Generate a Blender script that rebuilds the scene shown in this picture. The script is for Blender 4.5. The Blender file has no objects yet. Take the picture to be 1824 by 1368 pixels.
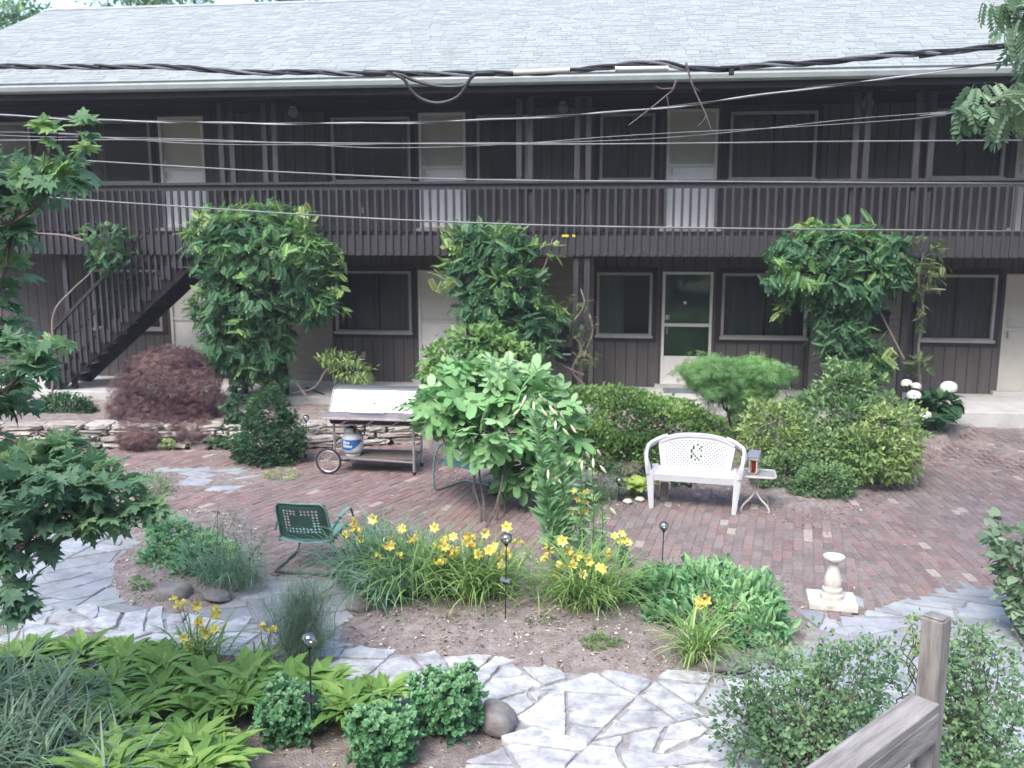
import bpy, math, random
import numpy as np
from mathutils import Vector, Matrix
random.seed(7); rng = np.random.default_rng(7)
S = bpy.context.scene
# ---------------------------------------------------------------- camera, sky, sun, exposure
FPX, YAW, PIT, HC = 1650.0, math.radians(7.05), math.radians(9.7), 3.4
cam = bpy.data.cameras.new('camera'); co = bpy.data.objects.new('camera', cam); S.collection.objects.link(co)
co.location = (0, 0, HC); co.rotation_euler = (math.pi/2-PIT, 0, YAW)
cam.sensor_width = 36; cam.lens = FPX/1824*36; cam.clip_start = 0.05; cam.clip_end = 1000
cam.dof.use_dof = True; cam.dof.focus_distance = 6.5; cam.dof.aperture_fstop = 2.8
S.camera = co
SUN_EL, SUN_AZ = 52, 200           # azimuth clockwise from +Y
wd = bpy.data.worlds.new('World'); S.world = wd; wd.use_nodes = True
nt = wd.node_tree; bg = nt.nodes['Background']
sky = nt.nodes.new('ShaderNodeTexSky'); sky.sky_type = 'NISHITA'; sky.sun_disc = False
sky.sun_elevation = math.radians(SUN_EL); sky.sun_rotation = math.radians(SUN_AZ)
sky.air_density = 1.0; sky.dust_density = 2.4; sky.ozone_density = 1.0
nt.links.new(sky.outputs[0], bg.inputs[0]); bg.inputs[1].default_value = 0.15
sl = bpy.data.lights.new('sun', 'SUN'); sl.energy = 1.1; sl.angle = math.radians(25); sl.color = (1, .98, .96)
so = bpy.data.objects.new('sun', sl); S.collection.objects.link(so)
el, az = math.radians(SUN_EL), math.radians(SUN_AZ)
sd = Vector((math.sin(az)*math.cos(el), math.cos(az)*math.cos(el), math.sin(el)))
so.rotation_euler = sd.to_track_quat('Z', 'Y').to_euler()
S.view_settings.view_transform = 'Standard'; S.view_settings.look = 'None'
S.view_settings.exposure = 1.75; S.view_settings.gamma = 1.0

# ---------------------------------------------------------------- survey helpers (a sight line met with a plane)
def ray(px, py):
    x = (px-912)/FPX; u = (684-py)/FPX
    c, s = math.cos(PIT), math.sin(PIT); f = c+u*s; z = -s+u*c
    cy, sy = math.cos(YAW), math.sin(YAW)
    return x*cy-f*sy, x*sy+f*cy, z
def G(px, py, z=0.0):
    r = ray(px, py); t = (z-HC)/r[2]; return Vector((r[0]*t, r[1]*t, z))
def W(px, py, Y):
    r = ray(px, py); t = Y/r[1]; return Vector((r[0]*t, Y, HC+r[2]*t))

# ---------------------------------------------------------------- materials
def mat(name, col, rough=.7, metal=0, noise=0, nscale=8, bump=0, bscale=40, spec=.3, stretch=None, col2=None, attr=False, bdist=.01):
    m = bpy.data.materials.new(name); m.use_nodes = True; t = m.node_tree; b = t.nodes['Principled BSDF']
    b.inputs['Roughness'].default_value = rough; b.inputs['Metallic'].default_value = metal
    b.inputs['Specular IOR Level'].default_value = spec
    b.inputs['Base Color'].default_value = (*col, 1)
    tc = t.nodes.new('ShaderNodeTexCoord'); mp = t.nodes.new('ShaderNodeMapping'); t.links.new(tc.outputs['Object'], mp.inputs[0])
    if stretch: mp.inputs['Scale'].default_value = stretch
    src = None
    if noise or col2:
        n = t.nodes.new('ShaderNodeTexNoise'); n.inputs['Scale'].default_value = nscale; n.inputs['Detail'].default_value = 6; n.inputs['Roughness'].default_value = .65
        t.links.new(mp.outputs[0], n.inputs['Vector'])
        r = t.nodes.new('ShaderNodeValToRGB'); e = r.color_ramp.elements; e[0].position = .32; e[1].position = .68
        c2 = col2 if col2 else tuple(min(1, c*(1+noise)) for c in col)
        c1 = col if col2 else tuple(c*(1-noise) for c in col)
        e[0].color = (*c1, 1); e[1].color = (*c2, 1)
        t.links.new(n.outputs[0], r.inputs[0]); src = r.outputs[0]
    if attr:
        a = t.nodes.new('ShaderNodeAttribute'); a.attribute_name = 'tint'
        mx = t.nodes.new('ShaderNodeMix'); mx.data_type = 'RGBA'; mx.blend_type = 'MULTIPLY'; mx.inputs[0].default_value = 1
        if src: t.links.new(src, mx.inputs[6])
        else: mx.inputs[6].default_value = (*col, 1)
        t.links.new(a.outputs['Color'], mx.inputs[7]); src = mx.outputs[2]
    if src: t.links.new(src, b.inputs['Base Color'])
    if bump:
        n2 = t.nodes.new('ShaderNodeTexNoise'); n2.inputs['Scale'].default_value = bscale; n2.inputs['Detail'].default_value = 5
        t.links.new(mp.outputs[0], n2.inputs['Vector'])
        bp = t.nodes.new('ShaderNodeBump'); bp.inputs['Strength'].default_value = bump; bp.inputs['Distance'].default_value = bdist
        t.links.new(n2.outputs[0], bp.inputs['Height']); t.links.new(bp.outputs[0], b.inputs['Normal'])
    return m
def leafmat(name, dark, mid, light, trans=.38, rough=.5):
    dark = tuple(d*.55+m_*.45 for d, m_ in zip(dark, mid))
    if max(light) < .6: dark, mid, light = (tuple(min(.62, q*1.28) for q in c) for c in (dark, mid, light))
    m = bpy.data.materials.new(name); m.use_nodes = True; t = m.node_tree; b = t.nodes['Principled BSDF']; out = t.nodes['Material Output']
    a = t.nodes.new('ShaderNodeAttribute'); a.attribute_name = 'tint'
    r = t.nodes.new('ShaderNodeValToRGB'); e = r.color_ramp.elements
    e[0].color = (*dark, 1); e[1].color = (*light, 1); k = e.new(.5); k.color = (*mid, 1)
    t.links.new(a.outputs['Fac'], r.inputs[0]); t.links.new(r.outputs[0], b.inputs['Base Color'])
    b.inputs['Roughness'].default_value = rough; b.inputs['Specular IOR Level'].default_value = .35
    tr = t.nodes.new('ShaderNodeBsdfTranslucent'); t.links.new(r.outputs[0], tr.inputs[0])
    mx = t.nodes.new('ShaderNodeMixShader'); mx.inputs[0].default_value = trans
    t.links.new(b.outputs[0], mx.inputs[1]); t.links.new(tr.outputs[0], mx.inputs[2]); t.links.new(mx.outputs[0], out.inputs[0])
    return m
def glassmat(name, tintc, fac=.12, rough=.03):
    m = bpy.data.materials.new(name); m.use_nodes = True; t = m.node_tree; out = t.nodes['Material Output']
    tp = t.nodes.new('ShaderNodeBsdfTransparent'); tp.inputs[0].default_value = (*tintc, 1)
    gl = t.nodes.new('ShaderNodeBsdfGlossy'); gl.inputs['Roughness'].default_value = rough
    lw = t.nodes.new('ShaderNodeFresnel'); lw.inputs[0].default_value = 1.5
    ad = t.nodes.new('ShaderNodeMath'); ad.operation = 'ADD'; ad.inputs[1].default_value = fac; t.links.new(lw.outputs[0], ad.inputs[0])
    mx = t.nodes.new('ShaderNodeMixShader'); t.links.new(ad.outputs[0], mx.inputs[0])
    t.links.new(tp.outputs[0], mx.inputs[1]); t.links.new(gl.outputs[0], mx.inputs[2]); t.links.new(mx.outputs[0], out.inputs[0])
    return m
def siding(name, col, pitch=.2, axis=0):
    m = mat(name, col, .85, noise=.16, nscale=2.2, stretch=(3, 1, .6), bump=.25, bscale=30)
    t = m.node_tree; b = t.nodes['Principled BSDF']
    tc = t.nodes.new('ShaderNodeTexCoord'); sx = t.nodes.new('ShaderNodeSeparateXYZ'); t.links.new(tc.outputs['Object'], sx.inputs[0])
    d = t.nodes.new('ShaderNodeMath'); d.operation = 'DIVIDE'; d.inputs[1].default_value = pitch; t.links.new(sx.outputs[axis], d.inputs[0])
    f = t.nodes.new('ShaderNodeMath'); f.operation = 'FRACT'; t.links.new(d.outputs[0], f.inputs[0])
    g = t.nodes.new('ShaderNodeMath'); g.operation = 'LESS_THAN'; g.inputs[1].default_value = .09; t.links.new(f.outputs[0], g.inputs[0])
    mx = t.nodes.new('ShaderNodeMix'); mx.data_type = 'RGBA'; old = b.inputs['Base Color'].links[0].from_socket
    t.links.new(g.outputs[0], mx.inputs[0]); t.links.new(old, mx.inputs[6]); mx.inputs[7].default_value = (*[c*.35 for c in col], 1)
    t.links.new(mx.outputs[2], b.inputs['Base Color'])
    return m
M = {}
M['soil'] = mat('soil', (.17, .135, .12), .95, col2=(.33, .285, .265), nscale=9, bump=.9, bscale=55, bdist=.03)
M['brick'] = mat('brick', (.8, .8, .8), .85, noise=.2, nscale=25, bump=.4, bscale=90, attr=True)
M['flag'] = mat('white_flag', (.27, .275, .29), .85, col2=(.60, .61, .63), nscale=7, bump=.5, bscale=28, attr=True, bdist=.02)
M['slate'] = mat('slate', (.22, .235, .25), .7, col2=(.36, .375, .39), nscale=4, bump=.4, bscale=22, attr=True, bdist=.02)
M['concrete'] = mat('concrete', (.36, .35, .335), .9, col2=(.5, .49, .47), nscale=3, bump=.2, bscale=60)
M['stone'] = mat('stone', (.25, .23, .21), .9, col2=(.48, .45, .42), nscale=7, bump=.8, bscale=14, attr=True, bdist=.03)
M['boulder'] = mat('boulder', (.13, .12, .115), .8, col2=(.26, .245, .235), nscale=6, bump=.6, bscale=18, bdist=.02)
M['siding'] = siding('siding', (.092, .083, .079), .2)
M['lap'] = mat('lap', (.19, .175, .145), .85, noise=.15, nscale=6, stretch=(.5, 1, 6), bump=.2)
M['darkwood'] = mat('darkwood', (.038, .036, .042), .8, noise=.25, nscale=6, stretch=(4, 4, .6), bump=.3)
M['deckwood'] = mat('deckwood', (.044, .042, .048), .8, noise=.25, nscale=5, stretch=(4, 4, .6), bump=.3)
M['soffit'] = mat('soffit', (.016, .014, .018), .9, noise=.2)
M['shingle'] = mat('shingle', (.265, .285, .275), .95, noise=.1, nscale=40, attr=True, bump=.5, bscale=120)
M['gutter'] = mat('gutter', (.30, .33, .33), .5, noise=.12, nscale=3)
M['trim'] = mat('trim', (.34, .32, .30), .6, noise=.1, nscale=5)
M['doorwhite'] = mat('doorwhite', (.66, .64, .60), .5, noise=.06, nscale=3)
M['kick'] = mat('kick_panel', (.80, .78, .76), .45, noise=.05, nscale=3)  # white lower door panels, colour raised for the extra light they catch
M['doorcream'] = mat('doorcream', (.46, .44, .39), .5, noise=.06, nscale=3)
M['glass'] = glassmat('window_glass', (.66, .70, .70), .0, .22)
M['mullion'] = mat('mullion', (.13, .12, .12), .6)
M['grit'] = mat('path_grit', (.20, .19, .18), .95, col2=(.36, .345, .335), nscale=14, bump=.6, bscale=70)
M['doorglass'] = glassmat('door_glass', (.75, .82, .78), .03)
M['curtain'] = mat('curtain', (.36, .34, .33), .9, noise=.1, nscale=2, stretch=(8, 1, .3))
M['curtain_green'] = mat('curtain_green', (.18, .23, .18), .9, noise=.1, nscale=3)  # green puts the storm glass reflection into the inner door colour
M['room'] = mat('room', (.05, .05, .055), .9)
M['black'] = mat('black', (.02, .02, .024), .5)
M['rubber'] = mat('rubber', (.03, .028, .03), .8, noise=.2)
M['cable'] = mat('cable', (.028, .028, .036), .45, noise=.3, nscale=3)
M['cable_grey'] = mat('cable_grey', (.16, .165, .18), .5, noise=.3, nscale=3)
M['cable_light'] = mat('cable_light', (.42, .42, .46), .5, noise=.3, nscale=2)
M['sleeve'] = mat('sleeve', (.5, .5, .5), .4)
M['whiteplastic'] = mat('white_plastic', (.52, .52, .545), .35, noise=.05, nscale=4, spec=.5)
M['greenpaint'] = mat('green_paint', (.045, .095, .08), .4, noise=.12, nscale=10, spec=.5)  # chair green darkened for parts in shade
M['greenpaint_back'] = mat('green_enamel', (.17, .30, .26), .4, noise=.1, nscale=10, spec=.5)  # same chair green, lighter for parts that catch the light
M['chrome'] = mat('stainless', (.70, .70, .72), .28, metal=.85, noise=.05, nscale=3)
M['steel'] = mat('tube_steel', (.45, .43, .42), .4, metal=.6, noise=.25, nscale=12)
M['burnt'] = mat('grill_body', (.24, .21, .22), .5, metal=.4, noise=.25, nscale=6)
M['ply'] = mat('shelf_wood', (.15, .125, .115), .9, noise=.25, nscale=5, stretch=(1, 5, 1))
M['tank'] = mat('tank_paint', (.62, .63, .62), .35, noise=.05, nscale=6)
M['tanklabel'] = mat('tank_label', (.03, .12, .34), .5)
M['textwhite'] = mat('text_white', (.8, .8, .8), .5)
M['tan'] = mat('tan_enamel', (.46, .42, .38), .4, noise=.06)
M['frost'] = mat('frosted_top', (.30, .31, .33), .25, noise=.1, nscale=9)
M['solar'] = mat('solar_panel', (.16, .17, .21), .3)
M['candle'] = mat('candle', (.16, .012, .012), .4)
M['amber'] = mat('amber', (.6, .4, .1), .4)
M['caststone'] = mat('cast_stone', (.42, .39, .34), .9, col2=(.66, .63, .57), nscale=12, bump=.4, bscale=60)
M['weathered'] = mat('weathered_wood', (.135, .12, .11), .9, col2=(.33, .305, .285), nscale=7, stretch=(5, 5, .5), bump=.6, bscale=30)
M['weathered_rail'] = mat('weathered_rail', (.16, .145, .135), .9, col2=(.36, .335, .315), nscale=6, stretch=(.5, 5, 5), bump=.6, bscale=30)
M['bark'] = mat('bark', (.10, .08, .07), .9, noise=.35, nscale=15, bump=.5)
M['vinebark'] = mat('vine_bark', (.24, .19, .17), .9, noise=.3, nscale=18, bump=.5)
M['twig'] = mat('twig', (.16, .12, .12), .9, noise=.3, nscale=18)
M['stemgreen'] = mat('stem_green', (.10, .16, .06), .6, noise=.2)
M['globe'] = mat('lamp_globe', (.22, .22, .25), .3)
M['cglass'] = glassmat('crackle_glass', (.72, .76, .78), .22, .15)
M['litter'] = mat('litter', (.9, .9, .9), .9, attr=True)
M['mat_blue'] = mat('doormat', (.14, .16, .19), .95, noise=.2, nscale=40)
M['yellowtape'] = mat('yellow_tape', (.6, .5, .02), .5)
L = {}
L['wist'] = leafmat('wisteria_leaf', (.032, .085, .042), (.072, .165, .08), (.19, .33, .10))
L['wist2'] = leafmat('wisteria_leaf_old', (.04, .075, .028), (.09, .13, .05), (.20, .21, .08))
L['purple'] = leafmat('purple_maple_leaf', (.055, .026, .034), (.11, .06, .066), (.19, .12, .11))
L['gmaple'] = leafmat('green_maple_leaf', (.06, .14, .05), (.13, .26, .09), (.22, .38, .14))
L['box'] = leafmat('boxwood_leaf', (.03, .08, .028), (.075, .15, .045), (.18, .29, .08))
L['yel'] = leafmat('yellow_leaf', (.08, .15, .045), (.20, .29, .095), (.38, .45, .19))
L['mid'] = leafmat('shrub_leaf', (.05, .11, .045), (.115, .21, .085), (.25, .36, .16))
L['dark'] = leafmat('dark_leaf', (.018, .05, .024), (.035, .095, .042), (.075, .16, .065))
L['fig'] = leafmat('fig_leaf', (.08, .19, .07), (.19, .37, .15), (.34, .52, .27), .35)
L['tree'] = leafmat('maple_leaf', (.05, .12, .075), (.115, .215, .115), (.24, .36, .13), .45)
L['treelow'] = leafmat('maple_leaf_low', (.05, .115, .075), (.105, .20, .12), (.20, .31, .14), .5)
L['lily'] = leafmat('lily_leaf', (.09, .20, .09), (.18, .34, .16), (.34, .50, .28))
L['grass'] = leafmat('daylily_leaf', (.07, .16, .05), (.17, .29, .085), (.38, .46, .18))
L['blue'] = leafmat('bluegreen_leaf', (.06, .13, .08), (.13, .24, .15), (.27, .39, .26))
L['hosta'] = leafmat('hosta_leaf', (.07, .15, .03), (.14, .26, .055), (.27, .40, .11))
L['hostay'] = leafmat('hosta_yellow', (.16, .26, .05), (.28, .38, .08), (.42, .5, .16))
L['sedum'] = leafmat('sedum_leaf', (.06, .17, .085), (.14, .31, .15), (.32, .50, .27))
L['peony'] = leafmat('peony_leaf', (.05, .13, .055), (.12, .27, .12), (.26, .43, .20))
L['fennel'] = leafmat('fennel_leaf', (.06, .11, .075), (.11, .18, .12), (.18, .27, .18))
L['coton'] = leafmat('cotoneaster_leaf', (.05, .11, .055), (.11, .20, .10), (.22, .33, .15))
L['right'] = leafmat('pale_leaf', (.07, .13, .07), (.14, .22, .13), (.26, .35, .22))
L['strap'] = leafmat('strap_leaf', (.06, .12, .08), (.13, .21, .13), (.32, .40, .28))
L['yflower'] = leafmat('yellow_petal', (.72, .56, .06), (.80, .70, .16), (.84, .79, .38), .3)
L['oflower'] = leafmat('orange_petal', (.70, .40, .06), (.78, .58, .14), (.82, .68, .26), .3)
L['bud'] = leafmat('bud', (.42, .46, .22), (.55, .57, .33), (.66, .62, .42), .15)
L['wflower'] = leafmat('white_petal', (.62, .66, .52), (.78, .79, .72), (.85, .85, .83), .25)
L['green_umbel'] = leafmat('umbel', (.16, .28, .10), (.26, .38, .15), (.38, .48, .22), .2)
L['brownseed'] = leafmat('seed', (.09, .05, .04), (.15, .09, .07), (.22, .14, .10), .1)

# ---------------------------------------------------------------- object helpers
def link(o): S.collection.objects.link(o); return o
def thing(name, loc, label, cat, group=None, rot=0):
    o = link(bpy.data.objects.new(name, None)); o.location = loc; o.rotation_euler = (0, 0, rot); o.empty_display_size = .1
    o['label'] = label; o['category'] = cat
    if group: o['group'] = group
    o['wl'] = tuple(loc); o['wr'] = rot
    return o
def tag(o, label, cat, group=None, kind=None):
    if label: o['label'] = label
    if cat: o['category'] = cat
    if group: o['group'] = group
    if kind: o['kind'] = kind
    return o
def mesh_np(name, V, loops, starts, material, smooth=False, tint=None):
    me = bpy.data.meshes.new(name); V = np.asarray(V, dtype=np.float32)
    me.vertices.add(len(V)); me.vertices.foreach_set('co', V.ravel())
    loops = np.asarray(loops, dtype=np.int32); starts = np.asarray(starts, dtype=np.int32)
    me.loops.add(len(loops)); me.loops.foreach_set('vertex_index', loops)
    me.polygons.add(len(starts)); me.polygons.foreach_set('loop_start', starts)
    me.polygons.foreach_set('use_smooth', np.full(len(starts), smooth))
    if tint is not None:
        tint = np.asarray(tint, dtype=np.float32)
        if tint.ndim == 1:
            at = me.attributes.new('tint', 'FLOAT', 'POINT'); at.data.foreach_set('value', tint)
        else:
            at = me.attributes.new('tint', 'FLOAT_COLOR', 'POINT')
            at.data.foreach_set('color', np.c_[tint, np.ones(len(tint))].astype(np.float32).ravel())
    me.materials.append(material); me.update(calc_edges=True); me.validate()
    return me
def put(name, me, parent=None):
    o = link(bpy.data.objects.new(name, me))
    if parent is not None: o.parent = parent
    return o
def off(parent, V):
    """world coordinates to a thing's own"""
    if parent is None: return V
    p = parent
    while p.get('wl') is None and p.parent is not None: p = p.parent
    if p.get('wl') is None: return V
    return np.asarray(V) - np.array(p['wl'])
class MB:
    def __init__(s): s.v = []; s.f = []; s.t = []
    def add(s, v, f, t=None):
        n = len(s.v); s.v += [tuple(p) for p in v]; s.f += [tuple(i+n for i in q) for q in f]
        s.t += [t if t else (1, 1, 1)]*len(v)
    def box(s, c, d, rz=0, t=None, R=None):
        hx, hy, hz = d[0]/2, d[1]/2, d[2]/2
        P = [Vector((x, y, z)) for z in (-hz, hz) for y in (-hy, hy) for x in (-hx, hx)]
        if R is None: R = Matrix.Rotation(rz, 3, 'Z')
        P = [R @ p + Vector(c) for p in P]
        s.add(P, [(0, 2, 3, 1), (4, 5, 7, 6), (0, 1, 5, 4), (2, 6, 7, 3), (0, 4, 6, 2), (1, 3, 7, 5)], t)
    def bx(s, x0, x1, y0, y1, z0, z1, t=None): s.box(((x0+x1)/2, (y0+y1)/2, (z0+z1)/2), (abs(x1-x0), abs(y1-y0), abs(z1-z0)), t=t)
    def beam(s, a, b, w, h, up=(0, 0, 1), t=None):
        a, b = Vector(a), Vector(b); d = (b-a); L_ = d.length; d.normalize(); u = Vector(up); x = d.cross(u).normalized(); u = x.cross(d)
        s.box((a+b)/2, (L_, w, h), R=Matrix((d, -x, u)).transposed(), t=t)
    def tube(s, pts, r, n=8, caps=True, t=None, closed=False):
        pts = [Vector(p) for p in pts]; K = len(pts)
        rr = r if isinstance(r, (list, tuple)) else [r]*K
        v = []; ref = None
        for i, p in enumerate(pts):
            if closed: d = pts[(i+1) % K]-pts[i-1]
            else: d = pts[min(i+1, K-1)]-pts[max(i-1, 0)]
            if d.length < 1e-9: d = Vector((0, 0, 1))
            d.normalize()
            if ref is None: ref = Vector((0, 0, 1)) if abs(d.z) < .9 else Vector((1, 0, 0))
            x = d.cross(ref).normalized(); y = x.cross(d).normalized(); ref = y
            for k in range(n):
                a = 2*math.pi*k/n; v.append(p+(x*math.cos(a)+y*math.sin(a))*rr[i])
        f = []
        for i in range(K if closed else K-1):
            j = (i+1) % K
            for k in range(n): f.append((i*n+k, i*n+(k+1) % n, j*n+(k+1) % n, j*n+k))
        if caps and not closed: f.append(tuple(range(n))[::-1]); f.append(tuple((K-1)*n+k for k in range(n)))
        s.add(v, f, t)
    def lathe(s, prof, c=(0, 0, 0), n=24, t=None, wob=None):
        v = []; K = len(prof)
        for r, z in prof:
            for k in range(n):
                a = 2*math.pi*k/n; q = r*(1+(wob(k, n, r, z) if wob else 0)); v.append((c[0]+q*math.cos(a), c[1]+q*math.sin(a), c[2]+z))
        f = [(i*n+k, i*n+(k+1) % n, (i+1)*n+(k+1) % n, (i+1)*n+k) for i in range(K-1) for k in range(n)]
        f += [tuple(range(n))[::-1], tuple((K-1)*n+k for k in range(n))]
        s.add(v, f, t)
    def build(s, name, m, parent=None, smooth=False, world=True, bevel=0):
        V = np.array(s.v, dtype=float)
        if world: V = off(parent, V)
        loops = [i for q in s.f for i in q]; starts = np.cumsum([0]+[len(q) for q in s.f])[:-1]
        me = mesh_np(name, V, loops, starts, m, False, np.array(s.t))
        o = put(name, me, parent)
        if smooth:
            me.polygons.foreach_set('use_smooth', np.ones(len(me.polygons), dtype=bool))
            e = o.modifiers.new('es', 'EDGE_SPLIT'); e.split_angle = math.radians(42)
        if bevel:
            b = o.modifiers.new('bv', 'BEVEL'); b.width = bevel; b.segments = 2; b.limit_method = 'ANGLE'
        return o
def catmull(P, n=8):
    P = [Vector(p) for p in P]; Q = [P[0]*2-P[1]]+P+[P[-1]*2-P[-2]]; out = []
    for i in range(1, len(Q)-2):
        a, b, c, d = Q[i-1:i+3]
        for k in range(n):
            t = k/n; out.append(.5*((2*b)+(c-a)*t+(2*a-5*b+4*c-d)*t*t+(3*b-a-3*c+d)*t**3))
    out.append(P[-1]); return out
def inpoly(x, y, P):
    c = False; j = len(P)-1
    for i in range(len(P)):
        xi, yi = P[i][0], P[i][1]; xj, yj = P[j][0], P[j][1]
        if (yi > y) != (yj > y) and x < (xj-xi)*(y-yi)/(yj-yi)+xi: c = not c
        j = i
    return c
def inpoly_np(X, Y, P):
    c = np.zeros(X.shape, bool); j = len(P)-1
    for i in range(len(P)):
        xi, yi = P[i][0], P[i][1]; xj, yj = P[j][0], P[j][1]
        if yi != yj: c ^= ((yi > Y) != (yj > Y)) & (X < (xj-xi)*(Y-yi)/(yj-yi)+xi)
        j = i
    return c
def edgedist_np(X, Y, P):
    D = np.full(X.shape, 1e9)
    for i in range(len(P)):
        ax, ay = P[i-1][0], P[i-1][1]; bx_, by = P[i][0], P[i][1]; dx, dy = bx_-ax, by-ay; l2 = dx*dx+dy*dy+1e-12
        t = np.clip(((X-ax)*dx+(Y-ay)*dy)/l2, 0, 1); D = np.minimum(D, np.hypot(X-ax-t*dx, Y-ay-t*dy))
    return D

# ---------------------------------------------------------------- foliage
def nrm(a): return a/(np.linalg.norm(a, axis=-1, keepdims=True)+1e-9)
def T(v, f): return (np.array(v, dtype=float), f)
T_SIMPLE = T([(0, 0, 0), (-.26, .38, .05), (0, .45, -.03), (.26, .38, .05), (0, 1, -.10)], [(0, 2, 1), (0, 3, 2), (1, 2, 4), (2, 3, 4)])
T_NARROW = T([(0, 0, 0), (-.11, .35, .03), (0, .4, -.01), (.11, .35, .03), (0, 1, -.12)], [(0, 2, 1), (0, 3, 2), (1, 2, 4), (2, 3, 4)])
T_ROUND = T([(0, 0, 0), (-.3, .25, .03), (-.34, .6, .05), (0, 1, -.04), (.34, .6, .05), (.3, .25, .03), (0, .5, -.05)], [(0, 6, 1), (1, 6, 2), (2, 6, 3), (3, 6, 4), (4, 6, 5), (5, 6, 0)])
def pinnate(n=6, droop=.30, w=.085, ll=.36):
    v = []; f = []
    def leaflet(bx, by, bz, dx, dy, dz, L_):
        px, py = -dy, dx; b = len(v)
        v.extend([(bx, by, bz), (bx+dx*L_*.45+px*w, by+dy*L_*.45+py*w, bz+dz*L_*.45+.01), (bx+dx*L_, by+dy*L_, bz+dz*L_), (bx+dx*L_*.45-px*w, by+dy*L_*.45-py*w, bz+dz*L_*.45+.01)])
        f.append((b, b+1, b+2, b+3))
    for i in range(n):
        t = .15+.8*i/n; z = -droop*t*t; L_ = ll*(1-.45*abs(t-.5))
        for sgn in (-1, 1): leaflet(0, t, z, sgn*.85, .45, -.35, L_)
    leaflet(0, .92, -droop*.85, 0, 1, -.6, ll*.8)
    b = len(v); v.extend([(-.008, 0, 0), (.008, 0, 0), (.006, .95, -droop*.9), (-.006, .95, -droop*.9)]); f.append((b, b+1, b+2, b+3))
    return T(v, f)
T_PINN = pinnate()
def star(n, spread, w, base=.05, zj=.15):
    v = []; f = []
    for i in range(n):
        a = (i/(n-1)-.5)*spread; L_ = 1-.35*abs(i/(n-1)-.5)*2; dx, dy = math.sin(a), math.cos(a); b = len(v)
        v.extend([(dx*base, dy*base, 0), (dx*L_*.5-dy*w, dy*L_*.5+dx*w, .02), (dx*L_, dy*L_, -zj), (dx*L_*.5+dy*w, dy*L_*.5-dx*w, .02)]); f.append((b, b+1, b+2, b+3))
    return T(v, f)
T_DISS = star(7, 2.6, .035, zj=.35)
T_PALM = star(5, 2.0, .11)
def outline(pts, cz=-.04, tipz=-.1):
    v = [(0, .45, cz)]+[(x, y, tipz*((x*x+(y-.4)**2))) for x, y in pts]; n = len(pts)
    return T(v, [(0, 1+(i+1) % n, 1+i) for i in range(n)])
_mp = [(0, 0), (.13, .06), (.42, .02), (.33, .17), (.60, .30), (.42, .35), (.62, .62), (.40, .55), (.30, .52), (.16, .58), (.24, .80), (.12, .78), (0, 1.05)]
T_MAPLE = outline(_mp+[(-x, y) for x, y in _mp[-2:0:-1]], tipz=-.35)
_fg = [(0, 0), (.14, -.06), (.36, -.04), (.46, .08), (.36, .20), (.15, .30), (.36, .38), (.54, .56), (.50, .70), (.34, .66), (.12, .46), (.19, .72), (.15, .95), (0, 1.06)]
T_FIG = outline(_fg+[(-x, y) for x, y in _fg[-2:0:-1]], tipz=-.30)
_ht = [(0, 0), (.2, -.06), (.4, .08), (.44, .32), (.32, .62), (.14, .86), (0, 1.05)]
T_HEART = outline(_ht+[(-x, y) for x, y in _ht[-2:0:-1]], tipz=-.3)
def arch_leaf(w, n=4, a0=1.1, a1=-.7, pet=.0):
    v = []; f = []; y = z = 0
    for i in range(n+1):
        t = i/n; ww = w*(math.sin(math.pi*min(1, max(0, (t-pet)/(1-pet)))**.75) if t > pet else .08)+.012*(1-t)
        v += [(-ww, y, z+ww*.35), (0, y, z), (ww, y, z+ww*.35)]
        a = a0+(a1-a0)*t; y += math.cos(a)/n; z += math.sin(a)/n
    for i in range(n):
        b = 3*i; f += [(b, b+1, b+4, b+3), (b+1, b+2, b+5, b+4)]
    return T(v, f)
T_HOSTA = arch_leaf(.21, 5, .85, -.75, .22)
T_LANCE = arch_leaf(.13, 4, .7, -.6, .1)
T_BLADE = arch_leaf(.105, 5, .95, -.65, .08)
T_PETAL = arch_leaf(.32, 3, 1.0, -.35)
def fleaf(name, P, D, N, size, tmpl, material, parent=None, tint=None, kind=None):
    P, D, N = np.asarray(P, float), nrm(np.asarray(D, float)), np.asarray(N, float); n = len(P)
    if parent is not None: P = off(parent, P)
    X = nrm(np.cross(D, N)); Z = np.cross(X, D); V, F = tmpl; size = np.broadcast_to(np.asarray(size, float), (n,))
    R = (V[None, :, 0, None]*X[:, None]+V[None, :, 1, None]*D[:, None]+V[None, :, 2, None]*Z[:, None])*size[:, None, None]+P[:, None]
    m = len(V); fl = np.array([i for q in F for i in q]); ln = np.array([len(q) for q in F]); st = np.cumsum(np.r_[0, ln])[:-1]
    loops = (fl[None]+np.arange(n)[:, None]*m).ravel(); starts = (st[None]+np.arange(n)[:, None]*len(fl)).ravel()
    if tint is None: tint = rng.beta(2.2, 2.2, n)
    tv = np.repeat(np.clip(tint, 0, 1), m)
    o = put(name, mesh_np(name, R.reshape(-1, 3), loops, starts, material, False, tv), parent)
    if kind: o['kind'] = kind
    return o
def B(px, py, rx, rz, Y, ry=None):
    """a crown lobe seen at (px,py), rx by rz photo pixels across, standing at depth Y"""
    c = W(px, py, Y); s = Y/FPX*1.01; r1, r2 = rx*s, rz*s
    return (c.x, c.y, c.z, r1, ry if ry else (r1*.7+r2*.3)*.9, r2)
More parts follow.
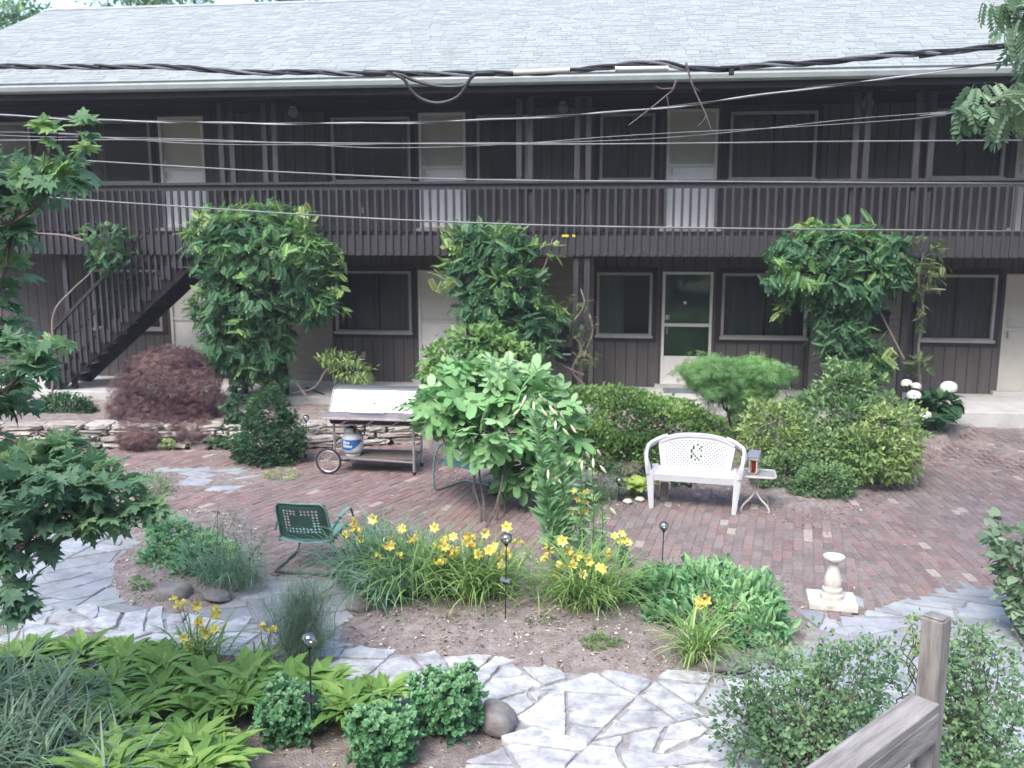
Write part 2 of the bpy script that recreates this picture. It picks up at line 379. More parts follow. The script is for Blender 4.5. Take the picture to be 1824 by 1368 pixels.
def sample(blobs, n, inner=.55, lump=.14, zmin=None, seed=None):
    A = np.array(blobs, float); area = (A[:, 3]*A[:, 4]+A[:, 3]*A[:, 5]+A[:, 4]*A[:, 5]); k = rng.choice(len(A), int(n*2.6), p=area/area.sum())
    u = nrm(rng.normal(size=(len(k), 3))); a = A[k]
    ph = rng.uniform(0, 6.28, 6)
    lum = np.sin(u[:, 0]*7+ph[0]+a[:, 0]*3)+np.sin(u[:, 2]*8+ph[1]+a[:, 2]*5)+np.sin(u[:, 1]*7+u[:, 0]*4+ph[2])
    r = (1-(1-inner)*rng.random(len(k))**1.7)*(1+lump*lum/1.7)*rng.normal(1, .05, len(k)); r = r*np.where(rng.random(len(k)) < .07, rng.uniform(1.04, 1.25, len(k)), 1)
    P = a[:, :3]+u*a[:, 3:6]*r[:, None]; ok = np.ones(len(k), bool)
    for b in A:
        q = ((P-b[:3])/b[3:6]); ok &= ~((q**2).sum(1) < .36)
    if zmin is not None: ok &= P[:, 2] > zmin
    P, u, a, lum = P[ok][:n], u[ok][:n], a[ok][:n], lum[ok][:n]
    return P, nrm(u/a[:, 3:6]), lum
def clumptint(P, seed=0, amp=.22, sc=6):
    f = np.sin(P[:, 0]*sc+seed)+np.sin(P[:, 1]*sc*1.3+seed*2)+np.sin(P[:, 2]*sc*1.1+seed*3+P[:, 0]*sc*.6)
    return np.clip(.45+amp*f/1.6+rng.normal(0, .16, len(P)), 0, 1)
def crown(name, blobs, n, tmpl, size, material, parent=None, out=.9, droop=.3, up=.8, rnd=.6, inner=.55, lump=.14, zmin=None, topl=.15):
    P, O, lum = sample(blobs, n, inner, lump, zmin); n = len(P)
    D = nrm(O*out+rng.normal(size=(n, 3))*rnd*.6+np.array([0, 0, -droop])); N = nrm(O*.5+np.array([0, 0, up])+rng.normal(size=(n, 3))*.35)
    sz = size*rng.uniform(.65, 1.25, n)
    t = clumptint(P, random.random()*6)+topl*O[:, 2]  # upward-facing leaves tinted paler, light from above put into the colour
    return fleaf(name, P-D*sz[:, None]*.4, D, N, sz, tmpl, material, parent, t)
def blades(name, base, az, elev, length, width, curve, material, parent=None, K=6, tint=None, tipfade=True):
    n = len(base); base = np.asarray(base, float)
    if parent is not None: base = off(parent, base)
    h = np.c_[np.cos(az), np.sin(az), np.zeros(n)]; side = np.c_[-np.sin(az), np.cos(az), np.zeros(n)]
    p = base.copy(); V = []
    for i in range(K+1):
        t = i/K; w = width*(math.sin(math.pi*(.12+.88*t)**.8)*.9+.1*(1-t))
        V += [p-side*w[:, None]/2+np.c_[np.zeros(n), np.zeros(n), w*.25], p+side*w[:, None]/2+np.c_[np.zeros(n), np.zeros(n), w*.25]]
        a = elev-curve*t**1.3; p = p+(h*np.cos(a)[:, None]+np.array([0, 0, 1])*np.sin(a)[:, None])*(length/K)[:, None]
    R = np.stack(V, 1); m = 2*(K+1); F = np.array([(2*i, 2*i+1, 2*i+3, 2*i+2) for i in range(K)])
    loops = (F.ravel()[None]+np.arange(n)[:, None]*m).ravel(); starts = np.arange(n*K)*4
    if tint is None: tint = rng.beta(2, 2.4, n)
    tv = np.repeat(tint, m)
    return put(name, mesh_np(name, R.reshape(-1, 3), loops, starts, material, False, np.clip(tv, 0, 1)), parent)
def limb(mb, a, b, r0, r1, wob=.06, k=6, n=6):
    a, b = Vector(a), Vector(b); L_ = (b-a).length; mid = [a.lerp(b, i/k)+Vector((random.gauss(0, 1), random.gauss(0, 1), random.gauss(0, .6)))*L_*wob*(0 if i in (0, k) else 1)*.5 for i in range(k+1)]
    pts = catmull(mid, 3); m = len(pts)
    mb.tube(pts, [r0+(r1-r0)*i/(m-1) for i in range(m)], n); return pts
def shrub(name, base, blobs, n, tmpl, size, lm, label, cat, group=None, trunk=.02, nst=5, bark='bark', **kw):
    t = thing(name, base, label, cat, group)
    mb = MB()
    for i in range(nst):
        b = blobs[i % len(blobs)]; limb(mb, (base[0]+random.uniform(-.05, .05), base[1]+random.uniform(-.05, .05), base[2]-.03), (b[0]+random.uniform(-.4, .4)*b[3], b[1]+random.uniform(-.3, .3)*b[4], b[2]+b[5]*.35), trunk, trunk*.3)
    mb.build('stem', M[bark], t, smooth=True)
    crown('foliage', blobs, n, tmpl, size, lm, t, **kw)
    return t
# ================================================================ THE SETTING: ground, paving
def GP(L_): return [tuple(G(x, y))[:2] for x, y in L_]
WHITE = GP([(-500, 1080), (0, 1080), (120, 1083), (300, 1098), (440, 1115), (620, 1148), (760, 1168), (900, 1180), (1100, 1205), (1300, 1212), (1500, 1235), (2200, 1262), (2200, 1520), (700, 1520), (850, 1400), (865, 1368), (905, 1315), (900, 1262), (830, 1240), (700, 1225), (560, 1200), (380, 1175), (200, 1150), (0, 1140), (-500, 1125)])
SLATE_L = GP([(-300, 960), (60, 960), (150, 930), (215, 925), (245, 960), (200, 1000), (190, 1040), (215, 1075), (330, 1093), (430, 1050), (480, 1022), (600, 1030), (615, 1080), (605, 1140), (440, 1111), (300, 1094), (120, 1079), (-500, 1076)])
SLATE_M = GP([(285, 835), (430, 829), (478, 850), (410, 872), (330, 866)])
SLATE_R = GP([(1440, 1098), (1520, 1092), (1600, 1070), (1700, 1050), (2000, 1040), (2200, 1250), (1500, 1230), (1300, 1209), (1290, 1180), (1430, 1150)])
BED_L = GP([(215, 1075), (190, 1040), (200, 1000), (245, 960), (250, 930), (330, 905), (430, 905), (470, 950), (478, 1020), (430, 1050), (330, 1093)])
BED_C = GP([(606, 1143), (615, 1080), (602, 1030), (630, 960), (700, 930), (800, 955), (900, 990), (980, 985), (1130, 985), (1300, 1010), (1400, 1030), (1440, 1090), (1432, 1150), (1290, 1180), (1298, 1209), (1100, 1202), (900, 1177), (760, 1165)])
BED_S = GP([(170, 900), (190, 840), (285, 828), (335, 868), (300, 895)])
front_px = [(-700, 812), (-300, 806), (150, 800), (560, 800), (740, 790), (860, 855), (1000, 872), (1060, 893), (1120, 872), (1180, 862), (1330, 878), (1400, 908), (1500, 903), (1590, 858), (1640, 812), (1720, 792), (1782, 768), (1850, 752), (2300, 746)]
front = GP(front_px)
BRICK = front+GP([(2300, 1040), (1700, 1049), (1600, 1069), (1520, 1091), (1440, 1097), (1400, 1030), (1300, 1010), (1130, 985), (900, 990), (800, 955), (700, 930), (630, 960), (600, 1028), (480, 1020), (470, 950), (430, 905), (330, 905), (250, 930), (215, 925), (150, 930), (60, 960), (-500, 960)])
fx = np.array([p[0] for p in front]); fy = np.array([p[1] for p in front]); SLABY = 15.4
def sm(t): t = np.clip(t, 0, 1); return t*t*(3-2*t)
def bz(X, Y): return .20*sm((Y-12.8)/2.4)*sm((X-4.3)/1.4)
def gz(X, Y):
    X, Y = np.asarray(X, float), np.asarray(Y, float)
    z = bz(X, Y)-np.where(inpoly_np(X, Y, BRICK), .007, .035)
    for P in (BED_L, BED_C):
        ins = inpoly_np(X, Y, P); z = np.where(ins, -.02+np.minimum(.10, edgedist_np(X, Y, P)*.25), z)
    yf = np.interp(X, fx, fy); beh = Y > yf+np.where(X < -2.9, .30, .05)
    left = X < -2.75
    zz = np.where(left, .31, np.where(X > 4.1, .22+0*X, .01+.29*np.clip((Y-yf)/(15.4-yf+1e-3), 0, 1)))
    z = np.where(beh & (X < 5.9), np.maximum(zz, z), z)
    z = np.where(Y < np.interp(X, [-9, -4, -1.2, -.9], [7.0, 6.9, 6.2, 5.2]), np.where((X < -.8), .0, z), z)
    z += (.012*np.sin(X*5+Y*3)+.008*np.sin(X*11-Y*7)) * (z > .004)
    return z
xs = np.arange(-15, 12.01, .09); ys = np.arange(1.5, 16.51, .09); XX, YY = np.meshgrid(xs, ys); ZZ = gz(XX, YY)
n1, n2 = XX.shape; idx = np.arange(n1*n2).reshape(n1, n2)
Q = np.stack([idx[:-1, :-1], idx[:-1, 1:], idx[1:, 1:], idx[1:, :-1]], -1).reshape(-1, 4)
tag(put('garden_soil', mesh_np('garden_soil', np.c_[XX.ravel(), YY.ravel(), ZZ.ravel()], Q.ravel(), np.arange(len(Q))*4, M['soil'], True)), None, None, kind='structure')
mb = MB(); mb.add([(-300, -60, -.2), (300, -60, -.2), (300, 400, -.2), (-300, 400, -.2)], [(0, 1, 2, 3)])
tag(mb.build('ground', mat('far_ground', (.07, .09, .04), .95, noise=.3, nscale=.5)), None, None, kind='structure')
# bricks
mb = MB(); bb = MB(); excl = [SLATE_M, BED_S, BED_L, BED_C, SLATE_R, SLATE_L]
def brick_zone(ang, test):
    ca, sa = math.cos(ang), math.sin(ang); l, w = .205, .103
    for j in range(-230, 231):
        for i in range(-110, 111):
            u = (i+(j % 2)*.5)*l; v = j*w; x = u*ca-v*sa; y = 11+u*sa+v*ca
            if not (-14 < x < 10 and 7.5 < y < 16) or not test(x, y): continue
            if not inpoly(x, y, BRICK) or any(inpoly(x, y, P) for P in excl): continue
            yield x, y, ang
zones = [(math.radians(66), lambda x, y: x < -2.2-.25*(y-10)), (math.radians(80), lambda x, y: x >= -2.2-.25*(y-10) and x < 2.35+.12*(y-9)), (math.radians(93), lambda x, y: x >= 2.35+.12*(y-9))]
for ang, test in zones:
    for x, y, a in brick_zone(ang, test):
        pale = random.random()
        if pale < .025: c = (.42, .36, .31)
        else:
            k = random.betavariate(1.3, 1.5); red = max(0, min(1, .45+.18*math.sin(x*1.3+y)-.09*x*.5+random.gauss(0, .28)))
            g = .17+.085*k
            c = (g*(1.13+.20*red), g*(.96-.08*red), g*(.91-.09*red))
        z = float(bz(x, y))+random.gauss(0, .0025)
        R = Matrix.Rotation(a+random.gauss(0, .012), 3, 'Z') @ Matrix.Rotation(random.gauss(0, .008), 3, 'X')
        hx, hy = .0972, .0482; P = []
        for (sx, sy, zz) in [(1, 1, -.05), (1, 1, -.006), (.955, .91, 0)]:
            P += [R @ Vector((hx*sx*q, hy*sy*w_, zz))+Vector((x, y, z)) for q, w_ in ((-1, -1), (1, -1), (1, 1), (-1, 1))]
        F = [(8, 9, 10, 11)]
        for L_ in (0, 4): F += [(L_+q, L_+(q+1) % 4, L_+4+(q+1) % 4, L_+4+q) for q in range(4)]
        mb.add(P, F, c)
tag(mb.build('brick_patio', M['brick']), None, None, kind='structure')
# flagstones: cut cells of irregular polygons
def clip(poly, nx, ny, d):
    out = []
    for i in range(len(poly)):
        a, b = poly[i-1], poly[i]; da, db = a[0]*nx+a[1]*ny-d, b[0]*nx+b[1]*ny-d
        if da <= 0: out.append(a) if False else None
        if (da <= 0) != (db <= 0):
            t = da/(da-db); out.append((a[0]+t*(b[0]-a[0]), a[1]+t*(b[1]-a[1])))
        if db <= 0: out.append(b)
    return out
def flags(name, P, area, gap, ztop, m, tintf, asp=1.6, rot=0, h=.05, spread=.5):
    xs_ = [p[0] for p in P]; ys_ = [p[1] for p in P]; x0, x1, y0, y1 = max(min(xs_), -9)-.5, min(max(xs_), 8)+.5, max(min(ys_), 3.5)-.5, max(ys_)+.5
    ar = lambda p: abs(sum(p[i-1][0]*p[i][1]-p[i][0]*p[i-1][1] for i in range(len(p))))/2
    todo, done = [[(x0, y0), (x1, y0), (x1, y1), (x0, y1)]], []
    while todo:
        p = todo.pop(); A_ = ar(p)
        if A_ < area*random.uniform(1-spread, 1+spread)*1.5: done.append(p); continue
        cx, cy = sum(q[0] for q in p)/len(p), sum(q[1] for q in p)/len(p); best = (0, 0, 1)
        for i in range(len(p)):
            for j in range(i):
                dx, dy = p[i][0]-p[j][0], p[i][1]-p[j][1]; c_, s_ = math.cos(rot), math.sin(rot); u, v = dx*c_+dy*s_, (-dx*s_+dy*c_)*asp; d = math.hypot(u, v)
                if d > best[0]: best = (d, dx, dy)
        an = math.atan2(best[2], best[1])+random.gauss(0, .32); nx, ny = math.cos(an), math.sin(an); L_ = math.hypot(best[1], best[2]); d = cx*nx+cy*ny+random.gauss(0, .10)*L_
        for q in (clip(p, nx, ny, d), clip(p, -nx, -ny, -d)):
            if len(q) > 2 and ar(q) > 1e-4: todo.append(q)
    mb = MB()
    for p in done:
        c0 = (sum(q[0] for q in p)/len(p), sum(q[1] for q in p)/len(p))
        if not inpoly(*c0, P) and float(edgedist_np(np.array([c0[0]]), np.array([c0[1]]), P)[0]) > .05: continue
        poly = p
        for i in range(len(p)):
            ax, ay, bx_, by = *p[i-1], *p[i]; L_ = math.hypot(bx_-ax, by-ay)
            if L_ < 1e-5: continue
            nx, ny = (by-ay)/L_, -(bx_-ax)/L_
            if nx*(c0[0]-ax)+ny*(c0[1]-ay) > 0: nx, ny = -nx, -ny
            poly = clip(poly, nx, ny, ax*nx+ay*ny-gap/2*random.uniform(.6, 1.5))
            if len(poly) < 3: break
        if len(poly) < 3 or ar(poly) < .003: continue
        if random.random() < .5:            # a broken corner
            k = random.randrange(len(poly)); v = Vector(poly[k]); d = (v-Vector(c0)); L_ = d.length
            if L_ > .1: d.normalize(); poly = clip(poly, d.x, d.y, d.dot(v)-random.uniform(.02, .06))
        pp = []
        for k in range(len(poly)):
            a, b = Vector((*poly[k-1], 0)), Vector((*poly[k], 0)); L_ = (b-a).length; m_ = max(1, int(L_/.045)); nn = Vector((b.y-a.y, a.x-b.x, 0)).normalized() if L_ > 1e-6 else Vector((0, 0, 0)); w0 = random.gauss(0, .010)
            for q in range(m_): t = q/m_; pp.append(a.lerp(b, t)+nn*(w0*math.sin(math.pi*t)+random.gauss(0, .0035)))
        if len(pp) < 3: continue
        c = Vector((sum(q.x for q in pp)/len(pp), sum(q.y for q in pp)/len(pp), 0)); tx, ty = random.gauss(0, .007), random.gauss(0, .007); zt = ztop+random.gauss(0, .004); n = len(pp)
        V = []
        for sc, dz in ((0, -h), (0, -.007), (.008, 0)):
            for q in pp: d = (c-q); L_ = max(d.length, 1e-6); w = q+d*(sc/L_ if L_ > .02 else 0); V.append((w.x, w.y, zt+dz+tx*(w.x-c.x)+ty*(w.y-c.y)))
        F = [tuple(2*n+k for k in range(n))]+[(L_*n+k, L_*n+(k+1) % n, (L_+1)*n+(k+1) % n, (L_+1)*n+k) for L_ in (0, 1) for k in range(n)]
        mb.add(V, F, tintf())
    return tag(mb.build(name, m), None, None, kind='structure')
def tw():
    k = random.uniform(.74, 1.08); return (k, k*.99, k*random.uniform(.95, 1.0))
def ts():
    k = random.uniform(.78, 1.15); return (k, k*random.uniform(.97, 1.03), k*random.uniform(.97, 1.06))
flags('white_flagstone_path', WHITE, .085, .024, .0, M['flag'], tw, 1.5, .25)
flags('left_slate_path', SLATE_L, .10, .018, -.01, M['slate'], ts, 2.4, .5)
flags('small_slate_patch', SLATE_M, .12, .022, -.005, M['slate'], ts, 2.0, .5)
flags('right_slate_path', SLATE_R, .12, .02, -.005, M['slate'], ts, 2.0, -.3)
from mathutils.geometry import tessellate_polygon
mb = MB()
for P in (WHITE, SLATE_L, SLATE_M, SLATE_R):
    pz = [Vector((p[0], p[1], 0)) for p in P]; mb.add([(p.x, p.y, -.021-.002*len(mb.f)/40) for p in pz], [tuple(q) for q in tessellate_polygon([pz])])
tag(mb.build('path_bed', M['grit']), None, None, kind='structure')
mb = MB()
mb.bx(-16, 14, SLABY, 17.3, -.15, .45); o = mb.build('walkway', M['concrete'], bevel=.015); tag(o, None, None, kind='structure')

# ================================================================ THE BUILDING
WY, BY = 17.1, 15.45
apt = thing('apartment_building', (0, 16.5, 0), 'long two storey dark brown apartment building with a pale shingle roof and railed upper walkway', 'building')
def wx(px, py=520, Y=WY): return W(px, py, Y).x
def wz(px, py, Y=WY): return W(px, py, Y).z
def wall(x0, x1, z0, z1, holes, y0, y1, m, name='wall'):
    xs_ = sorted({x0, x1, *[min(max(h[i], x0), x1) for h in holes for i in (0, 1)]}); zs_ = sorted({z0, z1, *[h[i] for h in holes for i in (2, 3)]}); mb = MB()
    for i in range(len(xs_)-1):
        run = None
        for j in range(len(zs_)-1):
            cx, cz = (xs_[i]+xs_[i+1])/2, (zs_[j]+zs_[j+1])/2
            if any(h[0] < cx < h[1] and h[2] < cz < h[3] for h in holes):
                if run is not None: mb.bx(xs_[i], xs_[i+1], y0, y1, run, zs_[j]); run = None
            elif run is None: run = zs_[j]
        if run is not None: mb.bx(xs_[i], xs_[i+1], y0, y1, run, zs_[-1])
    return mb.build(name, m, apt)
GL, GU = (.45, 2.93), (3.3, 5.66)
# openings measured along the wall: (left px, right px)
low_win = [(165, 287, 0, 'c'), (597, 733, 1, 'c'), (1063, 1162, 1, 'w'), (1286, 1440, 1, 'c'), (1640, 1775, 1, 'c'), (1980, 2100, 1, 'c')]
low_door = [(302, 368, 'w'), (745, 830, 'w'), (1180, 1270, 'g'), (1790, 1882, 'm')]
up_win = [(150, 272, 0, 'd'), (592, 732, 1, 'd'), (850, 940, 1, 'd'), (1068, 1165, 1, 'c'), (1298, 1452, 1, 'c'), (1655, 1787, 1, 'c'), (1990, 2110, 1, 'c'), (-60, 60, 0, 'd')]
up_door = [(287, 366, 'w'), (747, 830, 'w'), (1187, 1277, 'w'), (1808, 1895, 'm')]
zlw0, zlw1 = 1.38, 2.56; zuw0, zuw1 = 4.18, 5.36
hl = [(wx(a), wx(b), zlw0, zlw1) for a, b, _, _ in low_win]+[(wx(a), wx(b), .52, 2.58) for a, b, _ in low_door]
hu = [(wx(a, 300), wx(b, 300), zuw0, zuw1) for a, b, _, _ in up_win]+[(wx(a, 300), wx(b, 300), 3.36, 5.42) for a, b, _ in up_door]
wall(-12.6, 14, *GL, hl, WY, WY+.2, M['siding']); wall(-12.6, 14, 2.93, 3.3, [], WY+.01, WY+.2, M['siding']); wall(-12.6, 14, *GU, hu, WY, WY+.2, M['siding'])
mb = MB(); mb.bx(-12.6, -12.4, WY+.2, 24.4, .0, 5.6); mb.bx(13.8, 14, WY+.2, 24.4, 0, 5.6); mb.bx(-12.4, 13.8, 24.2, 24.4, 0, 5.6); mb.build('wall', M['siding'], apt)
def window(x0, x1, z0, z1, mull, kind):
    mb = MB(); w, d = .05, .05; y = WY-.035
    ob = MB()
    for a, b, c, e in ((x0-.09, x0, z0-.09, z1+.09), (x1, x1+.09, z0-.09, z1+.09), (x0, x1, z0-.09, z0), (x0, x1, z1, z1+.09)): ob.bx(a, b, WY-.025, WY, c, e)
    for a, b, c, e in ((x0, x0+w, z0, z1), (x1-w, x1, z0, z1), (x0+w, x1-w, z0, z0+w*1.25), (x0+w, x1-w, z1-w, z1)): mb.bx(a, b, y, y+.12, c, e)
    
    win = mb.build('window', M['trim'], apt, bevel=.004); ob.build('casing', M['darkwood'], win)
    if mull: xm = (x0+x1)/2; q = MB(); q.bx(xm-.011, xm+.011, y+.072, y+.10, z0+w*1.25, z1-w); q.build('mullion', M['mullion'], win)
    g = MB(); g.bx(x0+w, x1-w, y+.065, y+.07, z0+w*1.25, z1-w); g.build('pane', M['glass'], win)
    s = MB(); s.bx(x0-.02, x1+.02, y-.05, y, z0-.012, z0+.035); s.build('sill', M['trim'], win)
    c = MB(); yc = WY+.24
    def drape(a, b):
        n = max(3, int((b-a)/.035)); v = []
        for i in range(n+1):
            xx = a+(b-a)*i/n; yy = yc+.018*math.sin(i*1.9)+.01*math.sin(i*.7); v += [(xx, yy, z0-.1), (xx, yy, z1+.1)]
        c.add(v, [(2*i, 2*i+2, 2*i+3, 2*i+1) for i in range(n)])
    if kind == 'c': drape(x0-.05, x0+(x1-x0)*.52); drape(x0+(x1-x0)*.55, x1+.05)
    elif kind == 'w': drape(x0-.05, x0+(x1-x0)*.5)
    else: drape(x0-.05, x0+(x1-x0)*.22); drape(x1-(x1-x0)*.15, x1+.05)
    c.build('curtain', M['doorwhite'] if kind == 'w' else M['curtain'], win)
    return win
for (a, b, m_, k), h in zip(low_win, hl): window(*h, m_, k)
for (a, b, m_, k), h in zip(up_win, hu): window(*h, m_, k)
rm = MB(); rm.bx(-12.3, 13.7, 18.2, 18.25, .5, 5.6); rm.bx(-12.3, 13.7, WY+.2, 18.2, 3.0, 3.2); rm.bx(-12.3, 13.7, WY+.2, 18.2, .3, .45); rm.bx(-12.3, 13.7, WY+.2, 18.2, 5.58, 5.66); rm.build('interior', M['room'], apt)
def door(x0, x1, z0, z1, kind, up):
    y = WY-.03; w = .05; mb = MB(); m = M['doorwhite'] if kind != 'm' else M['doorcream']
    for a, b, c, e in ((x0, x0+w, z0, z1), (x1-w, x1, z0, z1), (x0+w, x1-w, z1-w, z1), (x0+w, x1-w, z0, z0+.03)): mb.bx(a, b, y, y+.14, c, e)
    dr = mb.build('door', m, apt, bevel=.004)
    zm = z0+(z1-z0)*.53
    rl = MB(); rl.bx(x0+w, x1-w, y+.02, y+.06, zm-.03, zm+.03); rl.build('crossbar', m, dr, bevel=.004)
    if kind == 'g':
        p = MB(); p.bx(x0+w, x1-w, y+.03, y+.06, z0+.03, z0+.52); p.build('kick_panel', m, dr)
        g = MB(); g.bx(x0+w, x1-w, y+.038, y+.043, z0+.52, zm-.03); g.bx(x0+w, x1-w, y+.038, y+.043, zm+.03, z1-w); g.build('pane', M['doorglass'], dr)
        c = MB(); c.bx(x0+w, x1-w, WY+.12, WY+.14, z0, z1); c.build('inner_door', M['curtain_green'], dr)
        c = MB(); c.box(((x0+x1)/2-.04, y+.03, z0+1.50), (.05, .004, .05)); c.build('notice', M['textwhite'], dr)
    else:
        p = MB(); p.bx(x0+w, x1-w, y+.05, y+.07, zm+.03, z1-w); p.build('upper_panel', M['doorcream'] if up or kind == 'm' else M['doorwhite'], dr)
        p = MB(); p.bx(x0+w, x1-w, y+.05, y+.07, z0+.03, zm-.03); p.bx(x0+w, x1-w, y+.045, y+.05, z0+.62, z0+.64); p.build('lower_panel', M['kick'] if kind == 'w' else m, dr)
    side = 1 if kind == 'w' and not up else -1
    hx = (x1-w-.05) if side > 0 else (x0+w+.05)
    h = MB(); h.box((hx, y-.005, zm-.1), (.022, .05, .12)); h.box((hx, y+.012, zm+.14), (.075, .01, .085)); h.build('handle', M['steel'], dr, bevel=.004)
    th = MB(); th.bx(x0-.1, x1+.1, WY-.14, WY, z0-.07, z0-.002); th.build('threshold', M['concrete'], dr)
for (a, b, k), h in zip(low_door, hl[len(low_win):]): door(*h, k, False)
for (a, b, k), h in zip(up_door, hu[len(up_win):]): door(*h, k, True)
# lap board wall sections between the flats, at both floors
mb = MB()
for a, b in ((505, 592), (948, 1058), (1447, 1610)):
    x0, x1 = wx(a), wx(b)
    z = .45; mb = MB()
    while z < 2.9:
        mb.beam(((x0), WY-.075, z+.066), ((x1), WY-.075, z+.066), .03, .128, up=(0, -.12, 1)); z += .131
    mb.bx(x0, x1, WY-.06, WY, .45, 2.93)
    mb.build('lap_board_wall', M['lap'], apt)
# deck, fascia, posts, rail
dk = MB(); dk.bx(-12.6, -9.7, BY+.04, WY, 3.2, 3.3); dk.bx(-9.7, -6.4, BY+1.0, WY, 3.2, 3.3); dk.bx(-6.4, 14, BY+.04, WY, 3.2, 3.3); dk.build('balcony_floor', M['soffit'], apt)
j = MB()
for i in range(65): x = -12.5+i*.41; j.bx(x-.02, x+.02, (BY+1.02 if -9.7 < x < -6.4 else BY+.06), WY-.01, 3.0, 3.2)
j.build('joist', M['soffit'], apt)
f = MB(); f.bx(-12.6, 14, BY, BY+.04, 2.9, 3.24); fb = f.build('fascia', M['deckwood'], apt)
r = MB(); r.bx(-12.6, 14, BY-.05, BY+.09, 4.085, 4.125); r.bx(-12.6, 14, BY-.005, BY+.035, 3.99, 4.085); r.build('handrail', M['deckwood'], apt)
r = MB(); r.bx(-12.6, -12.5, BY+.1, WY, 4.085, 4.125); r.bx(-12.6, -12.54, BY+.1, WY, 3.0, 3.24)
for i in range(11): r.bx(-12.59, -12.55, BY+.2+i*.13, BY+.24+i*.13, 3.24, 4.085)
r.build('side_railing', M['deckwood'], apt)
xs_b = []; x = 8.6
while x > -12.55: xs_b.append(x); x -= .1335
b0 = MB(); b0.box((0, 0, 0), (.041, .036, 1.075)); bme = b0.build('baluster', M['deckwood'], apt, world=False); proto = bme
rest = MB(); k = 0
for i, x in enumerate(xs_b):
    vis = proj_ok = True
    if k < 99:
        o = proto if k == 0 else proto.copy()
        if k: S.collection.objects.link(o); o.parent = apt
        o.location = (x-0, BY-.02-16.5, 3.4575+.003*(k % 3)); o.rotation_euler = (0, random.gauss(0, .006), 0); k += 1
    else: rest.bx(x-.0205, x+.0205, BY-.038, BY-.002, 2.92, 3.995)
x = 8.6+.1335
while x < 14: rest.bx(x-.0205, x+.0205, BY-.038, BY-.002, 2.92, 3.995); x += .1335
o = rest.build('baluster', M['deckwood'], apt); o['kind'] = 'stuff'
for a, b in ((398, 417), (475, 493), (925, 945), (1028, 1048), (1520, 1540), (1629, 1654), (2010, 2035)):
    for q in (a, b):
        p = MB(); X = wx(q, 300, BY+.1); p.bx(X-.045, X+.045, BY+.045, BY+.135, .45, 5.46); p.build('post', M['deckwood'], apt, bevel=.004)
p = MB(); X = -12.5; p.bx(X-.05, X+.05, BY+.045, BY+.145, .45, 5.46); p.build('post', M['deckwood'], apt)
p = MB(); X = wx(118, 560, BY+.1); p.bx(X-.04, X+.04, BY+.15, BY+.23, .45, 2.9); p.build('post', M['deckwood'], apt)
# stair
st = MB(); XB, XT = W(100, 690, BY+.2).x, W(372, 470, BY+.2).x; ns = 15; run = (XT-XB)/ns; rise = (3.28-.45)/ns
for i in range(ns):
    x = XB+run*i; z = .45+rise*(i+1); st.bx(x-.03, x+run+.01, BY+.12, BY+.98, z-.045, z)
t_ = st.build('stair_tread', M['deckwood'], apt)
for yy in (BY+.06, BY+.98):
    s_ = MB(); s_.beam((XB-.05, yy+.02, .45-.02+.0), (XT+.05, yy+.02, 3.28-.16), .04, .30, up=(0, 0, 1)); s_.build('stair_stringer', M['soffit'], apt)
sk = MB(); nb = 26
for i in range(nb):
    x = XB+(XT-XB)*(i+.5)/nb; zl = .45+(3.28-.45)*(x-XB)/(XT-XB); stp = .45+rise*int((x-XB)/run)
    b_ = MB(); b_.bx(x-.02, x+.02, BY+.0, BY+.038, stp-.06, min(zl+.93, 2.98)); b_.build('stair_baluster', M['deckwood'], apt)
for i in range(ns):
    x = XB+run*i; z = .45+rise*(i+1); sk.bx(x, x+run-.004, BY+.042, BY+.062, z-.24, z-.01)
sk.build('stair_skirt', M['deckwood'], apt)
hr = MB(); sl_ = (3.28-.45)/(XT-XB); hr.beam((XB-.15, BY+.02, .45+.95-.15*sl_), (XB+(XT-XB)*.68, BY+.02, .45+.95+sl_*(XT-XB)*.68), .07, .05); hr.beam((XB-.1, BY+.95, 1.35), (XB+(XT-XB)*.66, BY+.95, 1.35+sl_*(XT-XB)*.66), .06, .05)
hr.build('stair_handrail', M['darkwood'], apt)
# ceiling, roof
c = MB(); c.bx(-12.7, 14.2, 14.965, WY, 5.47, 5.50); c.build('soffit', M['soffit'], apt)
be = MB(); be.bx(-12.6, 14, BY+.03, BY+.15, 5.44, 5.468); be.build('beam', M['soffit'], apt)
EY, EZ, RY, RZ = 14.88, 5.72, 20.0, 8.05; sl = math.atan2(RZ-EZ, RY-EY); X0, X1 = -12.75, 14.5
fs = MB(); fs.bx(X0, X1, 14.93, 14.96, 5.46, 5.70); fs.build('eave_board', M['soffit'], apt)
g = MB(); v = []; prof = [(14.93, 5.56), (14.93, 5.72), (14.925, 5.72), (14.925, 5.58), (14.87, 5.575), (14.83, 5.60), (14.815, 5.66), (14.83, 5.695), (14.80, 5.72), (14.79, 5.715), (14.815, 5.69), (14.80, 5.655), (14.82, 5.59), (14.865, 5.56)]
n = len(prof); g.add([(x, a, b) for x in (X0, X1) for a, b in prof], [(i, (i+1) % n, n+(i+1) % n, n+i) for i in range(n)]); g.build('gutter', M['gutter'], apt)
gu = MB()
rf = MB()
rf.add([(X0, EY, EZ-.06), (X1, EY, EZ-.06), (X1, RY, RZ-.06), (X0, RY, RZ-.06), (X0, EY, EZ-.01), (X1, EY, EZ-.01), (X1, RY, RZ-.01), (X0, RY, RZ-.01)], [(0, 3, 2, 1), (4, 5, 6, 7), (0, 1, 5, 4), (1, 2, 6, 5), (2, 3, 7, 6), (3, 0, 4, 7)])
rf.add([(X0, RY, RZ-.01), (X1, RY, RZ-.01), (X1, 2*RY-EY, EZ-.01), (X0, 2*RY-EY, EZ-.01)], [(0, 1, 2, 3)])
